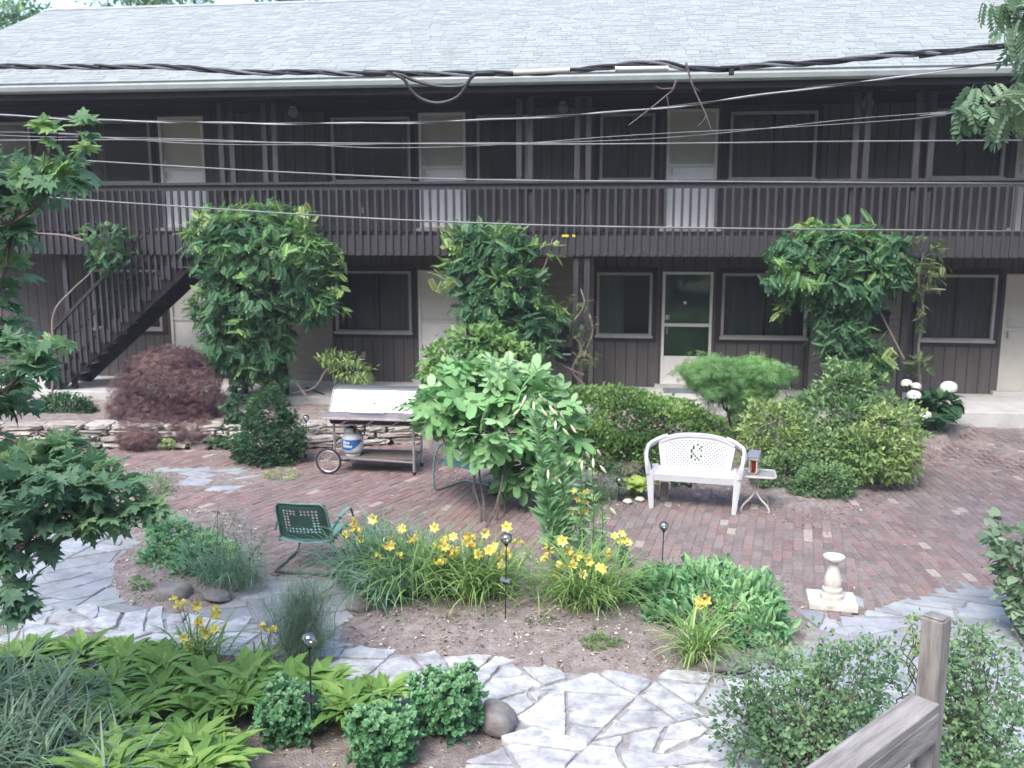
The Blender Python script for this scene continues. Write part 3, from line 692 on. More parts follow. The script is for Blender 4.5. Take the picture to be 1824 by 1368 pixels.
for X in (X0+.15, X1-.6): rf.add([(X, EY+.1, EZ-.06), (X, RY, RZ-.08), (X, 2*RY-EY-.1, EZ-.06)], [(0, 1, 2)])
roof = rf.build('roof', M['soffit'], apt)
sh = MB(); ex = .143; nr = int((RY-EY)/math.cos(sl)/ex)+1; cs, sn = math.cos(sl), math.sin(sl)
for r_ in range(nr):
    x = X0-random.random()*.3; s0 = r_*ex; s1 = s0+ex*1.25
    while x < X1:
        w = random.choice((.14, .18, .22, .28, .34)); xa, xb = max(x, X0), min(x+w-.006, X1)
        if xb-xa > .02:
            k = random.choice((.90, .94, .97, 1.0, 1.02, 1.05)); lift = random.choice((.006, .011)); s_ = s0-(.008 if lift > .008 else 0)
            def pt(X, s, h): return (X, EY-.03+s*cs-h*sn, EZ+s*sn+h*cs)
            sh.add([pt(xa, s_, .002), pt(xb, s_, .002), pt(xb, s_, lift), pt(xa, s_, lift), pt(xb, s1, .004), pt(xa, s1, .004)], [(0, 1, 2, 3), (3, 2, 4, 5), (0, 3, 5), (1, 4, 2)], (k, k, k*1.01))
        x += w
shg = sh.build('shingles', M['shingle'], roof)
rc = MB()
x = X0
while x < X1: rc.box((x+.15, RY-.04, RZ+.012), (.295, .2, .012), R=Matrix.Rotation(sl, 3, 'X')); x += .3
rc.build('ridge_cap', M['slate'], roof)
# small fittings
for px, py in ((648, 632), (1393, 652)):
    q = MB(); c_ = W(px, py, WY-.01); q.box(c_, (.07, .02, .115)); q.build('outlet', M['trim'], apt, bevel=.004)
for px, py, Y in ((645, 375, WY-.01),):
    q = MB(); q.box(W(px, py, Y), (.07, .02, .11)); q.build('outlet', M['trim'], apt)
q = MB(); a = W(1007, 420, BY-.04); q.box(a, (.11, .004, .035)); q.box(a+Vector((.14, 0, 0)), (.05, .004, .03), R=Matrix.Rotation(.2, 3, 'Y')); q.build('tape_scrap', M['yellowtape'], apt)
for i, (px, lab) in enumerate(((522, 'dim round globe lamp under the upper ceiling, leftmost of three, near the left posts'), (1003, 'dim round globe lamp under the upper ceiling between the middle pairs of posts'), (1545, 'dim round globe lamp under the upper ceiling by the right pair of posts'))):
    t = thing('ceiling_lamp', (wx(px, 200, 16.3), 16.3, 5.47), lab, 'lamp', 'globe lamps under the upper ceiling')
    q = MB(); q.lathe([(.09*math.sin(a), -.10-.09*math.cos(a)) for a in np.linspace(.05, 2.9, 9)], (t.location.x, 16.3, 5.47), 16); q.build('globe', M['globe'], t, smooth=True)
    q = MB(); q.lathe([(.06, -.03), (.06, 0)], (t.location.x, 16.3, 5.47), 12); q.build('base', M['steel'], t)
q = MB(); dm = G(1222, 693, .45); q.box((wx(1222), WY-.38, .462), (.75, .42, .02)); tag(q.build('doormat', M['mat_blue'], bevel=.005), 'flat grey blue doormat in front of the glass storm door', 'doormat')
for i, (px, py, lab) in enumerate(((1010, 634, 'black letter box with a pale label strip, low on the wall beside the middle posts'), (1003, 590, 'black letter box half hidden by vine leaves above the labelled one'), (1560, 575, 'black letter box on the tan wall behind the right vine'))):
    c_ = W(px, py, WY-.2); t = thing('letter_box', c_, lab, 'mailbox', 'letter boxes on the lap board walls')
    q = MB(); q.box(c_, (.42, .12, .24 if i < 2 else .36)); q.build('box', M['black'], t, bevel=.01)
    q = MB(); q.box(c_+Vector((0, -.03, .13 if i < 2 else .19)), (.44, .2, .02), R=Matrix.Rotation(.25, 3, 'X')); q.build('flap', M['black'], t, bevel=.004)
    if i == 0: q = MB(); q.box(c_+Vector((.0, -.064, .04)), (.15, .004, .03)); q.build('label_strip', M['textwhite'], t)
# ================================================================ OBJECTS
def panel(name, Pf, nu, nv, kind, m, parent, th=.004, world=False, smooth=True):
    """sheet with cut-outs: kind(i,j) -> 0 solid, 1 round-ish hole, 2 missing"""
    mb = MB(); vid = {}
    def vert(i, j):
        if (i, j) not in vid: vid[(i, j)] = len(mb.v); mb.v.append(tuple(Pf(i/nu, j/nv))); mb.t.append((1, 1, 1))
        return vid[(i, j)]
    for i in range(nu):
        for j in range(nv):
            k = kind(i, j)
            if k == 2: continue
            c = [vert(i, j), vert(i+1, j), vert(i+1, j+1), vert(i, j+1)]
            if k == 0: mb.f.append(tuple(c))
            else:
                h = .36 if k == 1 else .43; d = []
                for a, b in ((.5, .5-h), (.5+h, .5), (.5, .5+h), (.5-h, .5)):
                    d.append(len(mb.v)); mb.v.append(tuple(Pf((i+a)/nu, (j+b)/nv))); mb.t.append((1, 1, 1))
                for q in range(4): mb.f.append((c[q], c[(q+1) % 4], d[q])); mb.f.append((c[(q+1) % 4], d[(q+1) % 4], d[q]))
    o = mb.build(name, m, parent, world=world); s = o.modifiers.new('s', 'SOLIDIFY'); s.thickness = th; s.offset = 0
    if smooth: o.data.polygons.foreach_set('use_smooth', np.ones(len(o.data.polygons), bool)); e = o.modifiers.new('e', 'EDGE_SPLIT'); e.split_angle = math.radians(40)
    return o
def sweep(mb, pts, w, h, side, t=None):
    pts = [Vector(p) for p in pts]; K = len(pts); v = []; side = Vector(side).normalized()
    for i, p in enumerate(pts):
        d = (pts[min(i+1, K-1)]-pts[max(i-1, 0)]).normalized(); s = (side-d*side.dot(d)).normalized(); u = s.cross(d)
        W_ = w[i] if isinstance(w, list) else w; H_ = h[i] if isinstance(h, list) else h; q = .72
        for a, b in ((1, q), (q, 1), (-q, 1), (-1, q), (-1, -q), (-q, -1), (q, -1), (1, -q)): v.append(p+s*a*W_/2+u*b*H_/2)
    f = [(i*8+k, i*8+(k+1) % 8, (i+1)*8+(k+1) % 8, (i+1)*8+k) for i in range(K-1) for k in range(8)]+[tuple(range(8))[::-1], tuple((K-1)*8+k for k in range(8))]
    mb.add(v, f, t)
# --- white plastic loveseat
ls = thing('garden_bench', (.84, 10.98, 0), 'white moulded plastic garden bench with a perforated back, standing on the brick patio', 'bench', rot=math.radians(-8))
def backP(u, v):
    a = 2*u-1; top = .385-.10*abs(a)**2.6
    return Vector((.42*a*(1+.12*v), .37+.11*v-.04*abs(a)**3, .41+v*(top+.02)))
def kb(i, j):
    a, b = (i+.5)/38*2-1, (j+.5)/18; r = math.hypot(a*.52, (b-.53)*.36)
    if .040 < r < .095: return 2 if int(math.atan2((b-.53)*.36, a*.52)*2.9+12) % 2 == 0 and (i*3+j) % 4 else 0
    if r < .045: return 1 if (i+j) % 2 else 0
    if r < .115: return 0
    return 3 if .12 < b < .90 and abs(a) < .86 and (i+j) % 2 == 0 else 0
panel('backrest', backP, 38, 18, kb, M['whiteplastic'], ls, .012)
mb = MB(); sweep(mb, [backP(i/30, 1)+Vector((0, .005, .012)) for i in range(31)], .06, .055, (0, 1, 0)); mb.build('top_rail', M['whiteplastic'], ls, True, world=False)
def seatP(u, v):
    a = 2*u-1
    if v < .25: q = v/.25; return Vector((.52*a, .0-.01*q, .35+.085*math.sin(q*1.57)))
    q = (v-.25)/.75; return Vector((.52*a*(1), .0+.40*q, .435-.02*math.sin(q*3.1)*(1-a*a)))
panel('seat', seatP, 30, 20, lambda i, j: 1 if 7 < j < 17 and 3 < i < 26 and i % 3 == 0 and j % 2 else 0, M['whiteplastic'], ls, .01)
for s in (-1, 1):
    mb = MB(); sweep(mb, catmull([(s*.36, .475, .80), (s*.45, .45, .765), (s*.53, .40, .725), (s*.575, .32, .70), (s*.59, .2, .675), (s*.58, .06, .645), (s*.555, .0, .56), (s*.535, .0, .43)], 5), .045, .085, (0, 0, 1) if False else (s, .3, .4)); mb.build('armrest', M['whiteplastic'], ls, True, world=False)
    mb = MB(); sweep(mb, [(s*.525, .01, .47), (s*.515, 0, .36), (s*.49, -.02, 0)], [.09, .085, .055], [.07, .06, .045], (1, 0, 0)); mb.build('leg', M['whiteplastic'], ls, True, world=False)
    mb = MB(); sweep(mb, [(s*.50, .40, .44), (s*.49, .43, .3), (s*.47, .50, 0)], [.08, .07, .05], [.06, .05, .04], (1, 0, 0)); mb.build('leg', M['whiteplastic'], ls, True, world=False)
    mb = MB(); sweep(mb, [(s*.515, .0, .40), (s*.505, .42, .40)], .03, .07, (1, 0, 0)); mb.build('side_rail', M['whiteplastic'], ls, True, world=False)
# --- small side table
tb = thing('side_table', (1.60, 11.16, 0), 'small patio side table with tan tube legs, right of the white bench', 'table', rot=math.radians(-6))
def rsq(hx, hy, r, n=6):
    out = []
    for cx, cy, a0 in ((hx-r, hy-r, 0), (-hx+r, hy-r, 90), (-hx+r, -hy+r, 180), (hx-r, -hy+r, 270)):
        for k in range(n+1): a = math.radians(a0+90*k/n); out.append((cx+r*math.cos(a), cy+r*math.sin(a)))
    return out
R_ = rsq(.225, .19, .07); TZ = .44
mb = MB(); mb.tube([(x, y, TZ) for x, y in R_], .014, 8, closed=True); mb.build('rim', M['tan'], tb, True, world=False)
mb = MB(); n = len(R_); mb.add([(x, y, TZ-.003) for x, y in R_]+[(x, y, TZ+.005) for x, y in R_], [tuple(range(n))[::-1], tuple(range(n, 2*n))]+[(i, (i+1) % n, n+(i+1) % n, n+i) for i in range(n)]); mb.build('tabletop', M['frost'], tb, world=False)
for k in range(4):
    a = math.radians(45+90*k); ca, sa = math.cos(a), math.sin(a)
    mb = MB(); mb.tube(catmull([(.12*ca, .12*sa, TZ-.02), (.045*ca, .045*sa, TZ-.04), (.035*ca, .035*sa, .3), (.035*ca, .035*sa, .2), (.09*ca, .09*sa, .14), (.19*ca, .19*sa, .085), (.225*ca, .225*sa, .04), (.23*ca, .23*sa, 0)], 5), .011, 8); mb.build('leg', M['tan'], tb, True, world=False)
mb = MB(); mb.box((0, 0, .31), (.075, .075, .012)); mb.box((0, 0, .22), (.075, .075, .012)); mb.build('collar', M['tan'], tb, world=False)
# --- lantern on the table
lz = TZ+.006; ln = thing('lantern', (1.565, 11.13, lz), 'small lantern with a grey roof and a dark red candle, on the side table', 'lantern', rot=math.radians(-20))
mb = MB(); mb.box((0, 0, .008), (.11, .11, .016)); mb.build('base', M['burnt'], ln, world=False, bevel=.003)
for sx in (-1, 1):
    for sy in (-1, 1): mb = MB(); mb.box((sx*.043, sy*.043, .10), (.014, .014, .17)); mb.build('post', M['tan'], ln, world=False)
mb = MB(); mb.lathe([(.026, .017), (.028, .02), (.028, .15), (.02, .155)], n=14); mb.build('candle', M['candle'], ln, True, world=False)
for s in (-1, 1): mb = MB(); mb.lathe([(.004, .016), (.013, .022), (.013, .035), (.004, .042)], (s*.04, -.05, 0), 10); mb.build('amber_light', M['amber'], ln, True, world=False)
mb = MB(); mb.box((0, 0, .20), (.125, .125, .035)); mb.build('roof_frame', M['tan'], ln, world=False, bevel=.004)
mb = MB(); mb.add([(-.075, -.075, .217), (.075, -.075, .217), (.075, .075, .217), (-.075, .075, .217), (-.068, -.055, .235), (.068, -.055, .235), (.068, .045, .285), (-.068, .045, .285)], [(0, 3, 2, 1), (4, 5, 6, 7), (0, 1, 5, 4), (1, 2, 6, 5), (2, 3, 7, 6), (3, 0, 4, 7)]); mb.build('solar_roof', M['solar'], ln, world=False)
# --- weathered stub post behind the bench
mb = MB(); a = G(1183, 890); mb.box((a.x, a.y, .10), (.10, .09, .24)); tag(mb.build('stub_post', M['weathered'], bevel=.006), 'short weathered grey wooden stub post under the left end of the white bench', 'post')
# --- gas grill
gr = thing('gas_grill', (-3.45, 12.4, 0), 'wide stainless steel gas grill on wheeled tube legs, before the stone wall', 'grill')
gx0, gx1 = W(583, 745, 12.1).x, W(738, 745, 12.1).x
def prism(mb, prof, x0, x1):
    n = len(prof); mb.add([(x, a, b) for x in (x0, x1) for a, b in prof], [(i, (i+1) % n, n+(i+1) % n, n+i) for i in range(n)]+[tuple(range(n))[::-1], tuple(range(n, 2*n))])
mb = MB(); prism(mb, [(12.09, .885), (12.32, 1.145), (12.38, 1.17), (12.62, 1.17), (12.70, 1.08), (12.72, .885)], gx0+.04, gx1-.02); mb.build('lid', M['chrome'], gr, bevel=.012)
for x in (gx0+.032, gx1-.012): mb = MB(); prism(mb, [(12.085, .88), (12.315, 1.155), (12.38, 1.182), (12.625, 1.182), (12.71, 1.09), (12.73, .88)], x-.008, x+.008); mb.build('lid_end', M['burnt'], gr)
mb = MB(); mb.tube([(gx0+.34, 12.05, .90), (gx0+.34, 12.02, .90), (gx1-.40, 12.02, .90), (gx1-.40, 12.05, .90)], .014, 8); mb.build('lid_handle', M['chrome'], gr, True)
mb = MB(); c_ = Vector(((gx0+gx1)/2+.03, 12.19, 1.01)); mb.tube([c_, c_+Vector((0, -.02, .015))], .022, 12); mb.build('thermometer', M['steel'], gr)
mb = MB(); prism(mb, [(11.93, .80), (11.94, .83), (12.08, .875), (12.74, .875), (12.74, .80)], gx0-.03, gx1+.02); mb.build('tray', M['burnt'], gr, bevel=.006)
mb = MB(); prism(mb, [(12.06, .795), (12.70, .795), (12.62, .70), (12.14, .70)], gx0+.03, gx1-.04); mb.build('firebox', M['black'], gr)
mb = MB()
for k in range(3): x = gx0+.18+k*.36; mb.beam((x, 12.10, .70), (x+.16, 12.10, .79), .02, .02)
mb.build('brace', M['steel'], gr)
lx0, lx1 = gx0+.07, gx1-.03
for x in (lx0, lx1):
    for y in (12.16, 12.66):
        mb = MB(); zb = .0 if x == lx1 else .2; mb.tube([(x, y, .80), (x, y, zb)], .018, 10); lg = mb.build('leg', M['steel'], gr, True)
        if x == lx1: q = MB(); q.tube([(x, y, .045), (x, y, 0)], .024, 10); q.build('foot', M['rubber'], lg)
for y in (12.16, 12.66): mb = MB(); mb.beam((lx0, y, .70), (lx1, y, .70), .025, .025); mb.beam((lx0, y, .22), (lx1, y, .18), .025, .025); mb.build('crossbar', M['steel'], gr)
mb = MB(); mb.box(((lx0+lx1)/2, 12.41, .215), (lx1-lx0-.02, .5, .018)); mb.build('shelf', M['ply'], gr)
for y in (12.06, 12.78):
    mb = MB(); wxx, wr = lx0-.06, .185; ring = [(wxx+(wr-.016)*math.cos(a), y, wr+(wr-.016)*math.sin(a)) for a in np.linspace(0, 2*math.pi, 36, endpoint=False)]
    mb.tube(ring, .017, 8, closed=True); wh = mb.build('wheel', M['rubber'], gr, True)
    q = MB(); q.tube([(wxx+(wr-.036)*math.cos(a), y, wr+(wr-.036)*math.sin(a)) for a in np.linspace(0, 2*math.pi, 36, endpoint=False)], .010, 6, closed=True); q.build('rim', M['steel'], wh, True)
    q = MB()
    for a in np.linspace(0, 2*math.pi, 10, endpoint=False): q.tube([(wxx, y, wr), (wxx+(wr-.05)*math.cos(a), y, wr+(wr-.05)*math.sin(a))], .0022, 4)
    q.tube([(wxx, y-.03, wr), (wxx, y+.03, wr)], .022, 10); q.build('spokes', M['steel'], wh)
mb = MB(); mb.tube([(wxx, 12.06, .185), (wxx, 12.78, .185)], .009, 6); mb.beam((wxx, 12.2, .185), (lx0+.02, 12.2, .22), .02, .03); mb.beam((wxx, 12.62, .185), (lx0+.02, 12.62, .22), .02, .03); mb.build('axle', M['burnt'], gr)
# --- propane tank
tx = W(628, 800, 12.28).x; tk = thing('gas_cylinder', (tx, 12.30, .225), 'white propane gas cylinder with a blue label, standing on the lower shelf of the grill', 'gas cylinder')
R0 = .150; tprof = [(.10, 0), (.105, .02), (.095, .03)]; mb = MB(); mb.lathe(tprof, (tx, 12.30, .225), 20); mb.build('foot_ring', M['tank'], tk, True)
bp = [(.05, .025), (.11, .04), (.14, .07), (R0, .11), (R0, .24), (.142, .275), (.115, .31), (.07, .335), (.02, .345)]; mb = MB(); mb.lathe(bp, (tx, 12.30, .225), 28); mb.build('body', M['tank'], tk, True)
def cyl(a, z, r=R0+.0025): return (tx+r*math.sin(a), 12.30-r*math.cos(a), .225+z)
mb = MB(); n = 24; va = []
for i in range(n+1):
    a = -1.0+2.15*i/n; q = i/n; zb = .10+max(0, (q-.45))**1.5*.28; va += [cyl(a, zb), cyl(a, .245)]
mb.add(va, [(2*i, 2*i+2, 2*i+3, 2*i+1) for i in range(n)]); mb.build('label', M['tanklabel'], tk, True)
def text_on_cyl(txt, size, z, a0):
    cu = bpy.data.curves.new('lettering', 'FONT'); cu.body = txt; cu.size = size; cu.offset = .0012; cu.resolution_u = 3; o = bpy.data.objects.new('lettering', cu); S.collection.objects.link(o)
    dg = bpy.context.evaluated_depsgraph_get(); me = bpy.data.meshes.new_from_object(o.evaluated_get(dg)); bpy.data.objects.remove(o)
    for v in me.vertices: p = cyl(a0+v.co.x/R0, z+v.co.y, R0+.0045); v.co = Vector(p)-Vector(tk['wl'])
    me.materials.clear(); me.materials.append(M['textwhite']); put('lettering', me, tk)
text_on_cyl('Blue', .060, .190, -.72); text_on_cyl('Rhino', .060, .138, -.72)
mb = MB(); mb.lathe([(.10, .33), (.10, .40)], (tx, 12.30, .225), 16); vv = mb.v; mb.f = [q for q in mb.f if len(q) == 4][3:13]; cl = mb.build('collar', M['tank'], tk, True); cl.modifiers.new('s', 'SOLIDIFY').thickness = .006
mb = MB(); mb.lathe([(.02, .34), (.02, .38), (.032, .385), (.032, .405)], (tx, 12.30, .225), 10); mb.build('valve', M['black'], tk, True)
mb = MB(); mb.tube(catmull([(tx, 12.28, .60), (tx+.09, 12.25, .60), (tx+.17, 12.24, .52), (tx+.20, 12.24, .62), (tx+.16, 12.24, .76)], 6), .009, 6); tag(mb.build('gas_hose', M['black'], None, True), 'thin black rubber hose looping from the gas cylinder up to the grill', 'hose')
# --- green metal lawn chairs
def motel_chair(loc, rot, label, light=False):
    gp = 'greenpaint_back' if light else 'greenpaint'
    t = thing('lawn_chair', loc, label, 'chair', 'green metal lawn chairs', rot)
    def bP(u, v):
        a = 2*u-1; edge = .03*(abs(a)**8+max(0, v-.9)*10*.9)
        top = .45*(1-.06*abs(a)**6); return Vector((a*.265*(1-.05*v), .22+.13*v+edge*-.6+.05*(1-a*a), .40+v*top))
    def kd(i, j):
        u, v = i+.5, j+.5
        ring = (2 <= i <= 11 and 2 <= j <= 9) and not (4 <= i <= 9 and 4 <= j <= 7)
        return 3 if ring else 0
    panel('backrest', bP, 14, 12, kd, M[gp], t, .003); t.scale = (1.06 if light else 1.0, 1.06, .98 if light else .88)
    mb = MB(); pts = [bP(u, v) for u, v in [(0, .05), (0, .3), (0, .6), (.0, .85), (.03, .95), (.1, 1), (.3, 1), (.5, 1), (.7, 1), (.9, 1), (.97, .95), (1, .85), (1, .6), (1, .3), (1, .05)]]; sweep(mb, pts, .045, .012, (0, 1, .2)); mb.build('rolled_edge', M['greenpaint_back'], t, True, world=False)
    def sP(u, v):
        a = 2*u-1; roll = -.05*max(0, (v-.85)/.15)**2
        return Vector((a*.265, .27-.50*v, .385+.04*v+roll-.03*(1-a*a)*(1-v)-.0))
    panel('seat', sP, 14, 14, lambda i, j: 3 if (4 <= i <= 9 and 4 <= j <= 9 and (i+j) % 2) else 0, M['greenpaint_back'], t, .004)
    for s in (-1, 1): mb = MB(); sweep(mb, [(s*.265, .25, .375), (s*.27, 0, .385), (s*.265, -.22, .40)], .012, .05, (1, 0, 0)); mb.build('seat_edge', M[gp], t, True, world=False)
    for s in (-1, 1):
        mb = MB(); mb.tube(catmull([(s*.0, .30, .014), (s*.27, .30, .014), (s*.305, .26, .014), (s*.305, .05, .016), (s*.305, -.22, .02), (s*.305, -.30, .06), (s*.305, -.315, .2), (s*.305, -.30, .42), (s*.305, -.24, .57), (s*.305, -.12, .615), (s*.305, .05, .60), (s*.30, .22, .55), (s*.285, .29, .50)], 4), .0125, 8); mb.build('frame', M[gp], t, True, world=False)
        mb = MB(); sweep(mb, [(s*.305, -.20, .612), (s*.305, -.05, .63), (s*.305, .10, .61)], .045, .014, (1, 0, 0)); mb.build('armrest', M['greenpaint_back'], t, True, world=False)
    mb = MB(); mb.tube([(-.305, -.21, .375), (.305, -.21, .375)], .010, 6); mb.tube([(-.29, .2, .35), (.29, .2, .35)], .010, 6); mb.build('crossbar', M['greenpaint'], t, world=False)
    return t
c1 = motel_chair((-3.10, 8.72, .0), 0, 'green metal lawn chair seen from behind, left of the yellow daylilies')
c1.rotation_euler = (0, 0, math.radians(180-2))
c2 = motel_chair((-1.98, 11.5, .0), 0, 'green metal lawn chair facing the camera, half hidden by the fig leaves beside the grill', True)
c2.rotation_euler = (0, 0, math.radians(-28))
# --- sundial pedestal
a = G(1482, 1078); pd = thing('pedestal', (a.x, a.y, 0), 'pale cast stone baluster pedestal with a small scalloped top, standing on a square slab', 'pedestal')
mb = MB(); mb.box((a.x, a.y+.03, .03), (.42, .36, .06), rz=-.1); mb.build('slab', M['caststone'], pd, bevel=.008)
pf = [(.098, .06), (.10, .075), (.10, .10), (.085, .115), (.083, .125), (.088, .135), (.088, .155), (.072, .165), (.070, .175), (.075, .19), (.078, .22), (.070, .27), (.055, .32), (.043, .37), (.042, .40), (.05, .41)]
mb = MB(); mb.lathe(pf, (a.x, a.y+.03, 0), 24); mb.build('baluster', M['caststone'], pd, True)
mb = MB(); mb.lathe([(.045, .405), (.085, .43), (.092, .445), (.09, .46), (.05, .468), (.01, .47)], (a.x, a.y+.03, 0), 48, wob=lambda k, n, r, z: .07*abs(math.sin(k/n*math.pi*14)) if r > .07 else 0); mb.build('top', M['caststone'], pd, True)
# --- crackle globe stake lamps
def stake(px, py, z, h, gr_, label, panel_=None):
    a = G(px, py, z); t = thing('stake_lamp', (a.x, a.y, z), label, 'garden lamp', 'glass globe stake lamps')
    mb = MB(); mb.tube([(a.x, a.y, z-.05), (a.x+.01, a.y, z+h)], .006, 6); mb.build('stake', M['black'], t, True)
    mb = MB(); mb.lathe([(gr_*math.sin(q)+.001, -gr_*math.cos(q)) for q in np.linspace(0.02, 3.1, 12)], (a.x+.01, a.y, z+h+gr_), 18); mb.build('globe', M['cglass'], t, True)
    mb = MB(); mb.lathe([(.008, h-.02), (.02, h), (.02, h+.02)], (a.x+.01, a.y, z), 10); mb.build('cap', M['black'], t, True)
    if panel_ is not None:
        mb = MB(); mb.box((a.x+(.045 if panel_ < h*.5 else 0), a.y, z+panel_), (.085, .07, .018), R=Matrix.Rotation(.2, 3, 'Y')); mb.build('solar_panel', M['solar'] if panel_ > h*.5 else M['black'], t, bevel=.005)
    return t
stake(900, 1100, .08, .66, .05, 'clear glass globe stake lamp standing among the yellow daylilies', .34)
stake(1178, 1030, .05, .48, .045, 'clear glass globe stake lamp standing behind the peony leaves, against the brick patio')
stake(545, 765, .31, .13, .05, 'short glass globe stake lamp in the raised bed left of the grill')
stake(556, 1335, .0, .72, .05, 'glass globe stake lamp with a black solar panel arm, in front of the feathery fennel', .36)
stake(1101, 893, .0, .22, .045, 'glass globe stake lamp beside the yellow green hosta left of the white bench', .06)
a, b = G(622, 1045), G(604, 1000); mb = MB(); mb.tube(catmull([(a.x, a.y, 0), (a.x-.02, a.y+.02, .22), (a.x-.05, a.y+.03, .34), (a.x-.09, a.y+.03, .37), (a.x-.13, a.y+.02, .33), (a.x-.14, a.y, .27)], 6), .006, 6); tag(mb.build('garden_hook', M['black'], None, True), 'thin black bent wire garden hook right of the lattice back chair', 'hook')
# --- dry stone walls
def stone_wall(name, px, label, courses, depth=.32, h0=.0, zt=.36):
    P = [G(x, y) for x, y in px]; mb = MB(); cum = [0]
    for i in range(1, len(P)): cum.append(cum[-1]+(P[i]-P[i-1]).length)
    def at(s):
        for i in range(1, len(P)):
            if s <= cum[i]: q = (s-cum[i-1])/(cum[i]-cum[i-1]); return P[i-1].lerp(P[i], q), (P[i]-P[i-1]).normalized()
        return P[-1], (P[-1]-P[-2]).normalized()
    z = h0
    for c in range(courses):
        hh = (zt-h0)/courses; s = -random.random()*.2
        while s < cum[-1]:
            w = random.uniform(.28, .75); p, d = at(min(max(s+w/2, 0), cum[-1])); nrm_ = Vector((-d.y, d.x, 0)); back = random.uniform(-.03, .05)+.03*c
            k = random.uniform(.6, 1.15); cc = p+nrm_*(depth/2+back)+Vector((0, 0, z+hh/2)); ang = math.atan2(d.y, d.x)+random.gauss(0, .05); hz = hh*random.uniform(.72, .95)
            V = []; ns_ = 7
            for zz, sc in ((-.5, .95), (-.15, 1.0), (.25, 1.01), (.5, .95)):
                for i in range(2*ns_+4):
                    q = i/(2*ns_+4)*2*math.pi; cx_, cy_ = math.cos(q), math.sin(q); e = .35; xx = math.copysign(abs(cx_)**e, cx_)*w*.49*sc; yy = math.copysign(abs(cy_)**e, cy_)*depth*.5*sc
                    xx += random.gauss(0, .012); yy += random.gauss(0, .016); V.append((cc.x+xx*math.cos(ang)-yy*math.sin(ang), cc.y+xx*math.sin(ang)+yy*math.cos(ang), cc.z+zz*hz+random.gauss(0, .007)))
            m = 2*ns_+4; mb.add(V, [(r*m+i, r*m+(i+1) % m, (r+1)*m+(i+1) % m, (r+1)*m+i) for r in range(3) for i in range(m)]+[tuple(range(m))[::-1], tuple(3*m+i for i in range(m))], (k, k*random.uniform(.96, 1), k*random.uniform(.9, .98)))
            s += w+.01
        z += hh
    return tag(mb.build(name, M['stone']), label, 'wall')
stone_wall('stone_wall', [(-500, 806), (-200, 803), (150, 799), (350, 801), (560, 798), (680, 792), (760, 788)], 'low dry stone wall of grey slabs holding up the bed behind the grill, running off to the left', 4, .34)
stone_wall('stone_wall', [(1600, 838), (1645, 806), (1710, 794), (1765, 778), (1785, 764)], 'short curved dry stone wall of grey slabs under the white hydrangea', 3, .32, 0, .26)
# --- boulders
def rock(px, py, z, r, label):
    a = G(px, py, z); mb = MB(); n = 22; K = 12; ph = [random.uniform(0, 6) for _ in range(6)]; V = []
    for i in range(K+1):
        th = math.pi*i/K
        for k in range(n):
            q = 2*math.pi*k/n; d = Vector((math.sin(th)*math.cos(q), math.sin(th)*math.sin(q), math.cos(th))); f = 1+.10*math.sin(3*d.x+ph[0]+2*d.z)+.08*math.sin(5*d.y+ph[1])+.05*math.sin(7*d.z+4*d.x+ph[2])+random.gauss(0, .008)
            e = lambda v, p: math.copysign(abs(v)**p, v); V.append((a.x+e(d.x, .8)*r[0]*f, a.y+e(d.y, .8)*r[1]*f, z+r[2]*.55+e(d.z, .8)*r[2]*f*.9))
    mb.add(V, [(i*n+k, (i+1)*n+k, (i+1)*n+(k+1) % n, i*n+(k+1) % n) for i in range(K) for k in range(n)])
    o = mb.build('boulder', M['boulder']); o.data.polygons.foreach_set('use_smooth', np.ones(len(o.data.polygons), bool)); return tag(o, label, 'rock', 'rounded boulders in the beds')
rock(884, 1300, -.03, (.13, .12, .13), 'rounded dark grey boulder right of the bluish sedum mounds')
rock(312, 1066, 0, (.16, .12, .10), 'brown grey boulder in front of the pale green umbel plant')
rock(385, 1066, 0, (.13, .10, .05), 'flat grey boulder right of the brown one, by the slate path')
rock(640, 1085, 0, (.12, .1, .09), 'reddish brown boulder at the left foot of the daylily bed')
rock(1290, 1190, 0, (.19, .10, .05), 'flat low grey boulder under the peony leaves')
for px, py, lb in ((1118, 897, 'larger pale cobble by the hosta left of the white bench'), (1140, 893, 'smaller pale cobble by the hosta, nearest the bench leg')):
    a = G(px, py); mb = MB(); mb.lathe([(.01, 0), (.05, .01), (.06, .03), (.04, .055), (.01, .06)], (a.x, a.y, 0), 10, wob=lambda k, n, r, z: .12*math.sin(k*1.7)); tag(mb.build('cobble', M['caststone'], None, True), lb, 'stone')
# --- weathered fence in the right foreground
a = W(1669, 1095, 3.86); hd = math.radians(41.5); fz = a.z-.01
fe = thing('wooden_fence', (a.x, a.y, 0), 'weathered grey wooden post and rail fence in the right foreground', 'fence', rot=math.pi/2-hd)
def fpart(name, c, d, m, R=None): mb = MB(); mb.box(c, d, R=R); o = mb.build(name, M[m], fe, world=False, bevel=.005); return o
rz_ = W(1640, 1266, 3.75).z
mb = MB(); mb.box((0, 0, fz/2), (.09, .09, fz)); mb.box((0, 0, fz+.003), (.084, .084, .012), R=Matrix.Rotation(.10, 3, 'Y')); mb.build('post', M['weathered'], fe, world=False, bevel=.006)
fpart('top_rail', (-1.546, 0, rz_), (3.0, .125, .036), 'weathered_rail')
fpart('side_rail', (-1.546, -.045, rz_-.088), (3.0, .036, .135), 'weathered_rail')
fpart('side_rail', (-1.546, -.045, rz_-.75), (3.0, .036, .135), 'weathered_rail')
for k in range(14): fpart('baluster', (-.13-k*.15, -.008, rz_/2-.1), (.035, .035, rz_-.35), 'weathered')
fpart('post', (-3.1, 0, fz/2), (.09, .09, fz), 'weathered')
